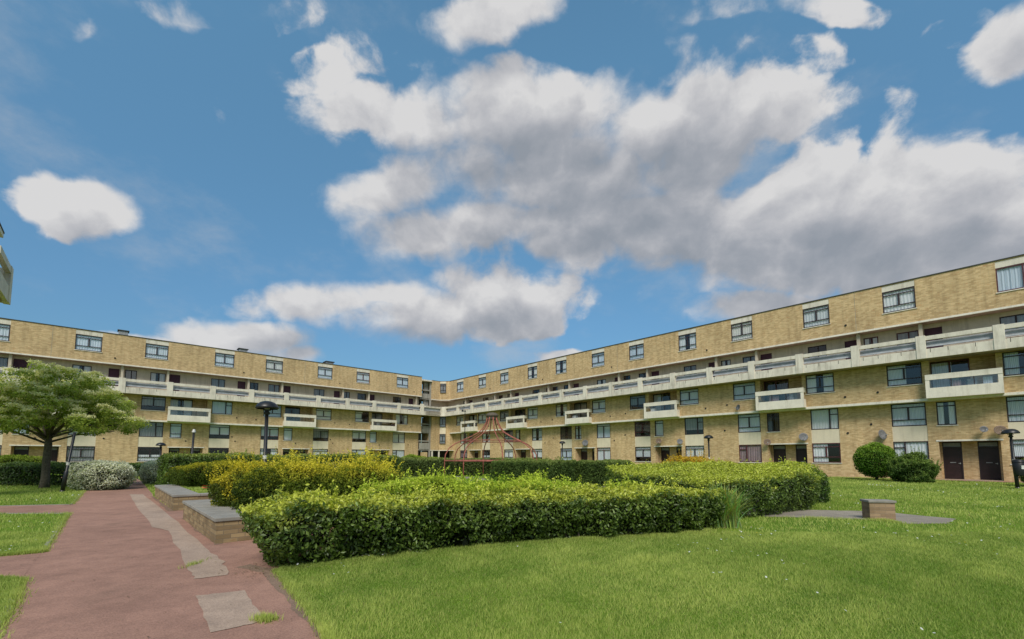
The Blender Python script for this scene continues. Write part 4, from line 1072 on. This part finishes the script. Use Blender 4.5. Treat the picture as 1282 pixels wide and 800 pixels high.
# ------------------------------------------------------------------ tree at the left
TX, TY = -22.6, 21.6
t = empty('tree', (TX, TY, 0)); setp(t, 'broad flowering tree at the left with creamy blossom heads and grey trunk', 'tree')
s = MB(); s.tube([(0, 0, -.1), (.02, 0, .5), (0, 0, 1.4), (.03, 0, 2.1), (0, 0, 2.6)], [.22, .165, .15, .145, .12], 12)
s.build('trunk', M['bark'], t, smooth=True)
lobes = []
rt = random.Random(12)
limbs = MB()
def crown_env(an):   # reach of the crown, rounder towards the path
    return 3.55+.4*math.sin(an*3+1)
for i in range(17):
    an = i*2.4+.3; lv = (i % 3)
    l = crown_env(an)*(.86, .70, .45)[lv]*rt.uniform(.85, 1.05); zz = (3.15, 4.1, 4.95)[lv]+rt.uniform(-.25, .25)
    p0 = (0, 0, rt.uniform(2.15, 2.6)); p1 = (math.cos(an)*l*.4, math.sin(an)*l*.4, p0[2]+(zz-p0[2])*.6); p2 = (math.cos(an)*l, math.sin(an)*l, zz)
    limbs.tube([p0, p1, p2], [.055, .04, .018], 7)
    lobes.append((p2[0], p2[1], zz, rt.uniform(.8, 1.1)))
    for q in range(2):
        a2 = an+rt.uniform(-.9, .9); l2 = rt.uniform(.7, 1.3); e = (p1[0]+math.cos(a2)*l2, p1[1]+math.sin(a2)*l2, p1[2]+rt.uniform(.2, 1.0))
        limbs.tube([p1, e], [.035, .012], 5); lobes.append((*e, rt.uniform(.75, 1.05)))
lobes += [(0, 0, 5.3, 1.0), (.9, -.4, 5.2, .9), (-1.0, -.5, 5.15, .95), (2.2, -.5, 4.6, .9), (3.0, -.4, 3.9, .85), (3.5, -.3, 3.3, .65), (2.6, -1.3, 3.1, .8), (1.6, -1.7, 3.6, 1.0), (1.0, -1.9, 2.95, .8), (2.9, -.2, 2.75, .55),
          (-.3, -1.9, 4.2, 1.1), (-.9, -2.1, 3.2, .95), (4.1, -.1, 3.05, .35), (.2, -1.5, 2.9, .8), (-2.2, -1.6, 3.0, 1.0), (-2.4, -1.2, 4.4, 1.0), (-3.4, -.5, 3.2, 1.0), (-3.4, -.5, 4.2, .9)]
limbs.build('limbs', M['bark'], t, smooth=True)
P_, N_, C_, S_ = [], [], [], []
for li, (x, y, z, r) in enumerate(lobes):
    c = np.array([x, y, z]); rr_ = np.array([r*1.1, r*1.1, r*.62])
    npf = max(3, int(9*r*r))
    d = rng.normal(size=(npf, 3)); d[:, 2] = d[:, 2]*.8+.2; d /= np.linalg.norm(d, axis=1)[:, None]
    for k_ in range(npf):
        q0 = c+d[k_]*rr_*rng.uniform(.6, 1.05); pr = rng.uniform(.26, .46)
        if q0[2] < 2.75+.3*math.sin(q0[0]*2.1+q0[1]): continue
        m = int(620*pr*pr*rng.uniform(.7, 1.2)); q = rng.normal(size=(m, 3)); q /= np.linalg.norm(q, axis=1)[:, None]
        rad = rng.random(m)**.45; off = q*rad[:, None]*[pr, pr, pr*.6]
        P_.append(q0+off); N_.append(q*.8+[0, -.25, .5])
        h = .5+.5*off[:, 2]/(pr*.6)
        col = lerp((.10, .17, .025), (.62, .70, .14), np.clip(h*.75+rng.random(m)*.35-.05, 0, 1)); C_.append(col); S_.append(np.full(m, .115))  # each puff painted lit at the top and shaded at the bottom
        if rng.random() < .8 and q0[2] > 2.9:
            for _b in range(rng.integers(2, 5)):
                an_ = rng.uniform(0, 6.28); qb = q0+np.array([math.cos(an_)*pr*.5, math.sin(an_)*pr*.5-.06, pr*.6]); m = 44
                P_.append(qb+rng.normal(size=(m, 3))*[.075, .075, .04]); N_.append(rng.normal(size=(m, 3))*.6+[0, -.4, 1.0])
                C_.append(lerp((.70, .68, .36), (.95, .90, .62), rng.random(m))); S_.append(np.full(m, .085))
P_ = np.concatenate(P_); N_ = np.concatenate(N_); N_ /= np.linalg.norm(N_, axis=1)[:, None]
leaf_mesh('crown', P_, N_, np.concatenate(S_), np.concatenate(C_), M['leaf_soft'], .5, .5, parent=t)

# ------------------------------------------------------------------ grass blades and daisies
def inside(poly, x, y):
    return polydist(poly)(np.c_[x, y, np.zeros(len(x))])
EXCL = [PATH, XP1, XP2, GP, GP2, THR]
pl1 = [(-5.15, 7.84), (-8.05, 11.0), (-5.77, 13.1), (-2.87, 9.94)]
pl2 = [(-9.54, 12.64), (-13.73, 17.2), (-9.9, 20.7), (-5.7, 16.15)]
def grass_mesh(name, x, y, z0, hgt, wid, seed):
    n = len(x)
    a = rng.uniform(0, 6.28, n); lean = rng.uniform(.05, .75, n)*hgt
    patch = vnoise(np.c_[x, y, 0*x], .16, 5); p2 = vnoise(np.c_[x, y, 0*x], .9, 6)+.6*vnoise(np.c_[x, y, 0*x], 2.4, 16)
    h = hgt*(1+.35*p2); la = rng.uniform(0, 6.28, n)
    v = np.empty((n, 3, 3)); dx, dy = np.cos(a)*wid/2, np.sin(a)*wid/2
    v[:, 0] = np.c_[x-dx, y-dy, np.full(n, z0)]; v[:, 1] = np.c_[x+dx, y+dy, np.full(n, z0)]
    v[:, 2] = np.c_[x+np.cos(la)*lean, y+np.sin(la)*lean, z0+h*rng.uniform(.6, 1.15, n)]
    me = bpy.data.meshes.new(name); me.vertices.add(n*3); me.vertices.foreach_set('co', v.reshape(-1).astype(np.float32))
    me.loops.add(n*3); me.loops.foreach_set('vertex_index', np.arange(n*3, dtype=np.int32))
    me.polygons.add(n); me.polygons.foreach_set('loop_start', np.arange(0, n*3, 3, dtype=np.int32)); me.polygons.foreach_set('loop_total', np.full(n, 3, dtype=np.int32))
    me.update(calc_edges=True)
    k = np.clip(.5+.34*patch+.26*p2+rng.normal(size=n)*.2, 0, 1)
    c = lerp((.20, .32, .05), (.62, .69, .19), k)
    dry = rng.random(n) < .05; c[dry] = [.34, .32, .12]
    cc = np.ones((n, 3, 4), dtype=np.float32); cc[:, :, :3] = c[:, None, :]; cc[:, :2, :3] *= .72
    ca = me.color_attributes.new('Col', 'FLOAT_COLOR', 'POINT'); ca.data.foreach_set('color', cc.reshape(-1)); me.materials.append(M['grass'])
    o = bpy.data.objects.new(name, me); COL.objects.link(o); return o
def scatter(n, d0, d1, pw, off=.02):
    u = rng.random(n); d = (d0**pw+(d1**pw-d0**pw)*u)**(1/pw)
    x = (rng.random(n)*2-1)*d*1.24
    keep = np.ones(n, bool)
    for poly in EXCL: keep &= inside(poly, x, d) < -.005
    for poly in (pl1, pl2): keep &= inside(poly, x, d) < 0
    for poly in (HA, HB, HC): keep &= inside(poly, x, d) < .35
    # not inside the buildings
    p = np.c_[x, d]-np.array([C0.x, C0.y]); a_ = p@np.array(U); b_ = p@np.array(V); keep &= (b_ > -.7) & (a_ > -.7)
    return x[keep], d[keep]
x, y = scatter(430000, 2.8, 9, 1.15); gs = 1.0+(y-3)*.14
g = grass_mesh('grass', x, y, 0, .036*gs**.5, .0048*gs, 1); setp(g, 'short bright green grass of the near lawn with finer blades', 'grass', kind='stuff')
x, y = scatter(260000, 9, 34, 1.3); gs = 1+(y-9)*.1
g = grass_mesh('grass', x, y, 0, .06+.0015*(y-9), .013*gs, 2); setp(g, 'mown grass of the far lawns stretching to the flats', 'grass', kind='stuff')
n = 14000; uu = rng.random(n); vv = rng.random(n)
px = -9.54-.676*(.3+uu*5.6)+.737*(.65+vv*4.2); py = 12.64+.737*(.3+uu*5.6)+.676*(.65+vv*4.2)
g = grass_mesh('grass', px, py, .385, np.full(n, .06), np.full(n, .014), 3); setp(g, 'bright grass growing inside the far planter', 'grass', kind='stuff')
# ragged longer tufts along the edges and on the tarmac
ex, ey = [], []
def edge_pts(pts, n, spread):
    for _ in range(n):
        i = random.randrange(len(pts)-1); t_ = random.random(); a, b = pts[i], pts[i+1]
        ex.append(a[0]+(b[0]-a[0])*t_+random.gauss(0, spread)); ey.append(a[1]+(b[1]-a[1])*t_+random.gauss(0, spread))
edge_pts([(-1.2, 3.2), (-1.53, 3.86), (-2.31, 4.94), (-3.1, 6.0)], 7000, .035)
edge_pts([(-6.5, 5.6), (-6.0, 5.53), (-4.93, 4.46), (-3.88, 3.3)], 5000, .045)
edge_pts([(-11.88, 12.02), (-7.44, 7.16), (-7.84, 6.87)], 7000, .04)
edge_pts([(-14.04, 14.28), (-19.55, 20.45)], 2500, .05)
edge_pts([(-3.1, 6.0), (-2.5, 6.5), (-1.1, 7.25), (.54, 8.0), (1.47, 8.3), (3.24, 8.72), (4.1, 9.25)], 9000, .05)
edge_pts([(8.84, 10.25), (8.74, 10.7), (7.3, 11.2)], 1500, .05)
for _ in range(500): ex.append(random.gauss(-2.27, .05)); ey.append(random.gauss(4.22, .035))
for _ in range(160): ex.append(random.gauss(-4.45, .03)); ey.append(random.gauss(6.35, .12))
ex = np.array(ex); ey = np.array(ey)
g = grass_mesh('grass', ex, ey, .0, np.full(len(ex), .06), np.full(len(ex), .008), 4); setp(g, 'ragged longer grass along the lawn and path edges', 'grass', kind='stuff')

def daisies():
    x, y = scatter(9000, 3.2, 26, 1.3)
    cl = vnoise(np.c_[x, y, 0*x], .22, 31)+.8*vnoise(np.c_[x, y, 0*x], 1.4, 33)
    k = cl > .55; x, y = x[k], y[k]; n = len(x)
    s = MB(); vs, fs, cs = [], [], []
    for i in range(n):
        r = .008+.0008*y[i]; z = .05+rng.random()*.02; b = len(vs); yel = rng.random() < .06
        t1, t2 = rng.normal()*.3, rng.normal()*.3
        for kq in range(6):
            a = kq*1.047; vs.append((x[i]+r*math.cos(a), y[i]+r*math.sin(a), z+r*(t1*math.cos(a)+t2*math.sin(a))))
            cs.append((.75, .6, .05, 1) if yel else (.8, .8, .78, 1))
        fs.append(tuple(range(b, b+6)))
    me = bpy.data.meshes.new('daisies'); me.from_pydata(vs, [], fs)
    ca = me.color_attributes.new('Col', 'FLOAT_COLOR', 'POINT'); ca.data.foreach_set('color', np.array(cs, dtype=np.float32).reshape(-1)); me.materials.append(M['leaf_soft'])
    o = bpy.data.objects.new('daisies', me); COL.objects.link(o); setp(o, 'tiny white daisies and a few yellow flowers dotted over the lawns', 'daisies', kind='stuff')
daisies()
# fallen leaves and soil crumbs on the path near the hedge
def litter():
    n = 900; x = np.concatenate([rng.normal(-3.3, .22, 500), rng.uniform(-8, -1.5, 400)]); y = np.concatenate([rng.normal(6.25, .3, 500), rng.uniform(3.4, 11, 400)])
    k = inside(PATH, x, y) > 0; x, y = x[k], y[k]; n = len(x)
    P = np.c_[x, y, np.full(n, .016)]
    sz = rng.uniform(.008, .028, n); c = lerp((.09, .055, .03), (.42, .35, .24), rng.random(n)**2)
    o = leaf_mesh('leaf_litter', P, np.tile([0, 0, 1.], (n, 1)), sz, c, M['leaf_soft'], .93, .6); setp(o, 'dry crumbs and fallen leaves scattered on the red path', 'leaf litter', kind='stuff')
litter()

# ------------------------------------------------------------------ camera (tripod shot with a rise of the lens)
F, PIT, CXp, CYp, W_, H_ = 555.0, R(4.6), 641.0, 528.0, 1282, 800
cam = bpy.data.cameras.new('camera'); co = bpy.data.objects.new('camera', cam); COL.objects.link(co)
co.location = (0, 0, 1.5); co.rotation_euler = (R(90)+PIT, 0, 0)
cam.sensor_fit = 'HORIZONTAL'; cam.sensor_width = 36; cam.lens = 36*F/W_
cam.shift_y = (CYp-400)/W_; cam.shift_x = 0; cam.clip_end = 4000; cam.clip_start = .05
scene.camera = co

# ------------------------------------------------------------------ light: soft sun through cloud + sky
SE, SA = R(47), R(184)   # elevation; azimuth the light comes from, clockwise from +Y
sund = Vector((math.sin(SA)*math.cos(SE), math.cos(SA)*math.cos(SE), math.sin(SE)))
sl = bpy.data.lights.new('sun', 'SUN'); sl.energy = 3.3; sl.angle = R(24); sl.color = (1, .95, .86)
so = bpy.data.objects.new('sun', sl); COL.objects.link(so); so.rotation_euler = sund.to_track_quat('Z', 'Y').to_euler(); so.location = (0, -10, 30)

w = bpy.data.worlds.new('World'); scene.world = w; w.use_nodes = True; nt = w.node_tree; nt.nodes.clear()
out = nt.nodes.new('ShaderNodeOutputWorld'); bg = nt.nodes.new('ShaderNodeBackground'); L(nt, bg.outputs[0], out.inputs[0])
sky = nt.nodes.new('ShaderNodeTexSky'); sky.sky_type = 'NISHITA'; sky.sun_disc = False; sky.sun_elevation = SE; sky.sun_rotation = SA
sky.air_density = 1.0; sky.dust_density = .6; sky.ozone_density = 2.5
SKYS = .15
TINT0, TINT1, TINT2 = (.29, .40, .45), (.54, .76, .79), (.92, 1.30, 1.18)
bg.inputs['Strength'].default_value = SKYS
tc = nt.nodes.new('ShaderNodeTexCoord'); D_ = tc.outputs['Generated']
def pix_dir(x, y):
    dx, dy = (x-CXp)/F, -(y-CYp)/F
    return Vector((dx, math.cos(PIT)-dy*math.sin(PIT), math.sin(PIT)+dy*math.cos(PIT))).normalized()
# clouds: (px centre, half width px, half height px, tilt, weight)
CL = [(735, 205, 270, 95, 4), (640, 140, 235, 55, 0), (840, 150, 170, 62, 6), (735, 205, 240, 62, 0), (500, 225, 100, 40, 12), (620, 262, 180, 36, 6), (840, 265, 250, 62, 4),
      (1030, 250, 150, 70, 8), (985, 300, 240, 52, 6), (1210, 225, 130, 62, 0), (1200, 300, 160, 62, -8), (1150, 330, 110, 40, 0),
      (400, 368, 120, 24, 2), (540, 380, 165, 34, 0), (635, 362, 92, 46, 0), (480, 360, 60, 18, 0), (300, 415, 110, 24, 0), (375, 432, 50, 14, 0),
      (945, 372, 82, 24, 0), (108, 240, 62, 36, 0),
      (300, -2, 120, 26, 0), (80, 12, 40, 20, 10), (385, 72, 62, 26, 5), (500, 62, 80, 30, -10), (610, 10, 90, 34, 10), (880, -2, 130, 22, 0), (1050, 2, 60, 16, 0),
      (860, 72, 44, 26, -20), (985, 62, 70, 22, 0), (1265, 48, 50, 40, 0), (1215, 20, 45, 20, 0), (760, 438, 90, 14, 0), (140, 420, 120, 14, 0)]
grp = bpy.data.node_groups.new('cloud_field', 'ShaderNodeTree')
grp.interface.new_socket('Vector', in_out='INPUT', socket_type='NodeSocketVector'); grp.interface.new_socket('Field', in_out='OUTPUT', socket_type='NodeSocketFloat')
gi = grp.nodes.new('NodeGroupInput'); go = grp.nodes.new('NodeGroupOutput')
def blob(c, e1, e2, r1, r2):
    def dot(v, s):
        n = grp.nodes.new('ShaderNodeVectorMath'); n.operation = 'DOT_PRODUCT'; L(grp, gi.outputs[0], n.inputs[0]); n.inputs[1].default_value = tuple(v*s); return n.outputs['Value']
    a, b, f = dot(e1, 1/r1), dot(e2, 1/r2), dot(c, 1)
    q = mathn(grp, 'SQRT', mathn(grp, 'ADD', mathn(grp, 'MULTIPLY', a, a), mathn(grp, 'MULTIPLY', b, b)))
    v = mathn(grp, 'SUBTRACT', 1.0, q)
    # only the half space in front of the blob's direction
    v = mathn(grp, 'SUBTRACT', v, mathn(grp, 'MULTIPLY', mathn(grp, 'LESS_THAN', f, 0.0), 50))
    return v
acc = None
def add_blob(v):
    global acc
    acc = v if acc is None else mathn(grp, 'MAXIMUM', acc, v)
for (x, y, hw, hh, tilt) in CL:
    thin_ = .50 if (y < 100 and x not in (1265, 610)) else (.15 if hw < 60 else 0)
    y += 12
    c = pix_dir(x, y); e = (pix_dir(x+hw*.5, y-hw*.5*math.tan(R(tilt))*0)-c); e1 = (e-c*e.dot(c)).normalized(); e2 = c.cross(e1); e2 = e2 if e2.z > 0 else -e2
    r1 = (pix_dir(x+hw, y)-pix_dir(x-hw, y)).length/2; r2 = (pix_dir(x, y+hh)-pix_dir(x, y-hh)).length/2
    ta = R(tilt); e1, e2 = e1*math.cos(ta)+e2*math.sin(ta), e2*math.cos(ta)-e1*math.sin(ta)
    bv = mathn(grp, 'SUBTRACT', blob(c, e1, e2, r1*(1.06+thin_*.6), r2*(1.08+thin_*.8)), thin_*.75)
    add_blob(mathn(grp, 'MINIMUM', bv, -.05) if thin_ > .3 else bv)
# unseen clouds added behind and beside the viewer for neutral fill light
for c, r1, r2 in ((Vector((0, -.8, .6)), .75, .55), (Vector((-.8, -.5, .35)), .4, .22), (Vector((.9, -.3, .35)), .4, .25), (Vector((.1, -.25, 1)), .5, .28)):
    c = c.normalized(); e1 = c.cross(Vector((0, 0, 1))).normalized(); e2 = e1.cross(c); add_blob(blob(c, e1, e2, r1, r2))
L(grp, acc, go.inputs[0])
def field(vec):
    n = nt.nodes.new('ShaderNodeGroup'); n.node_tree = grp; L(nt, vec, n.inputs[0]); return n.outputs[0]
def vadd(a, v):
    n = nt.nodes.new('ShaderNodeVectorMath'); n.operation = 'ADD'; L(nt, a, n.inputs[0])
    if isinstance(v, tuple): n.inputs[1].default_value = v
    else: L(nt, v, n.inputs[1])
    return n.outputs[0]
def vscale(a, s):
    n = nt.nodes.new('ShaderNodeVectorMath'); n.operation = 'MULTIPLY'; L(nt, a, n.inputs[0]); n.inputs[1].default_value = s; return n.outputs[0]
def mrange(v, a, b, smooth=True):
    n = nt.nodes.new('ShaderNodeMapRange'); n.interpolation_type = 'SMOOTHSTEP' if smooth else 'LINEAR'
    L(nt, v, n.inputs['Value']); n.inputs['From Min'].default_value = a; n.inputs['From Max'].default_value = b; return n.outputs[0]
def dens(vec):
    # domain warp, then billowy erosion of the cloud masses
    wn = nt.nodes.new('ShaderNodeTexNoise'); wn.inputs['Scale'].default_value = 5.0; wn.inputs['Detail'].default_value = 4; wn.inputs['Roughness'].default_value = .55
    L(nt, vec, wn.inputs['Vector'])
    v2 = vadd(vec, vscale(vadd(wn.outputs['Color'], (-.5, -.5, -.5)), (.085, .085, .06)))
    f = mathn(nt, 'MAXIMUM', mathn(nt, 'MULTIPLY', field(v2), 1.35), -2.0)
    n1 = noise(nt, vscale(v2, (1, 1, 1.25)), 6.0, 9, .60)
    vo = nt.nodes.new('ShaderNodeTexVoronoi'); vo.feature = 'F1'; vo.inputs['Scale'].default_value = 11; vo.inputs['Detail'].default_value = 1.0
    L(nt, vadd(v2, vscale(wn.outputs['Color'], (.05, .05, .05))), vo.inputs['Vector'])
    n1 = mathn(nt, 'ADD', mathn(nt, 'MULTIPLY', n1, .80), mathn(nt, 'MULTIPLY', mathn(nt, 'SUBTRACT', 1.15, vo.outputs['Distance']), .20))
    return mathn(nt, 'ADD', mathn(nt, 'MINIMUM', mathn(nt, 'ADD', f, .06), 1.05), mathn(nt, 'MULTIPLY', mathn(nt, 'SUBTRACT', n1, .50), 3.0)), n1
d0, nn0 = dens(D_)
wide = mrange(noise(nt, D_, 2.6, 3, .5), .35, .65)
edge_ = mathn(nt, 'ADD', .34, mathn(nt, 'MULTIPLY', wide, .80))
al = mathn(nt, 'DIVIDE', mathn(nt, 'ADD', d0, .16), edge_, True)
alpha = mrange(al, 0.0, 1.0)
d1, nn1 = dens(vadd(D_, (-.010, 0, .035)))
d2 = mathn(nt, 'MAXIMUM', field(vadd(D_, (-.02, 0, .085))), -1.0)
# light comes from above: a spot with much cloud above it is grey
occ = mathn(nt, 'ADD', mathn(nt, 'MULTIPLY', mrange(d1, -.2, 1.5), .40), mathn(nt, 'MULTIPLY', mrange(d2, -.10, .85), .58))
det = mathn(nt, 'MULTIPLY', mathn(nt, 'SUBTRACT', nn0, nn1), 1.3)
lit = mathn(nt, 'ADD', mathn(nt, 'SUBTRACT', 1.0, occ), det, True)
K = 1/SKYS
ccol = ramp(nt, lit, [(0.0, (.29*K, .315*K, .355*K)), (.30, (.37*K, .385*K, .42*K)), (.65, (.52*K, .52*K, .54*K)), (1.0, (.71*K, .70*K, .695*K))])
# colour of the clear sky: the photograph's blue is deep and stays blue down to the roofs
sepd = nt.nodes.new('ShaderNodeSeparateXYZ'); L(nt, D_, sepd.inputs[0])
tint = ramp(nt, sepd.outputs[2], [(0.02, TINT0), (.28, TINT1), (.68, TINT2)])
skyc = mix(nt, 1.0, sky.outputs[0], tint, 'MULTIPLY')
veil = mrange(noise(nt, vscale(D_, (1, 1, 1.8)), 3.4, 9, .62), .48, .80)
skyc = mix(nt, mathn(nt, 'MULTIPLY', veil, .55), skyc, (.46*K, .50*K, .55*K))
res = mix(nt, mathn(nt, 'MULTIPLY', alpha, .95), skyc, ccol)
L(nt, res, bg.inputs['Color'])
w.cycles.sampling_method = 'MANUAL'; w.cycles.sample_map_resolution = 512

scene.view_settings.view_transform = 'Standard'; scene.view_settings.look = 'None'; scene.view_settings.exposure = 0
scene.cycles.max_bounces = 6; scene.cycles.transparent_max_bounces = 8
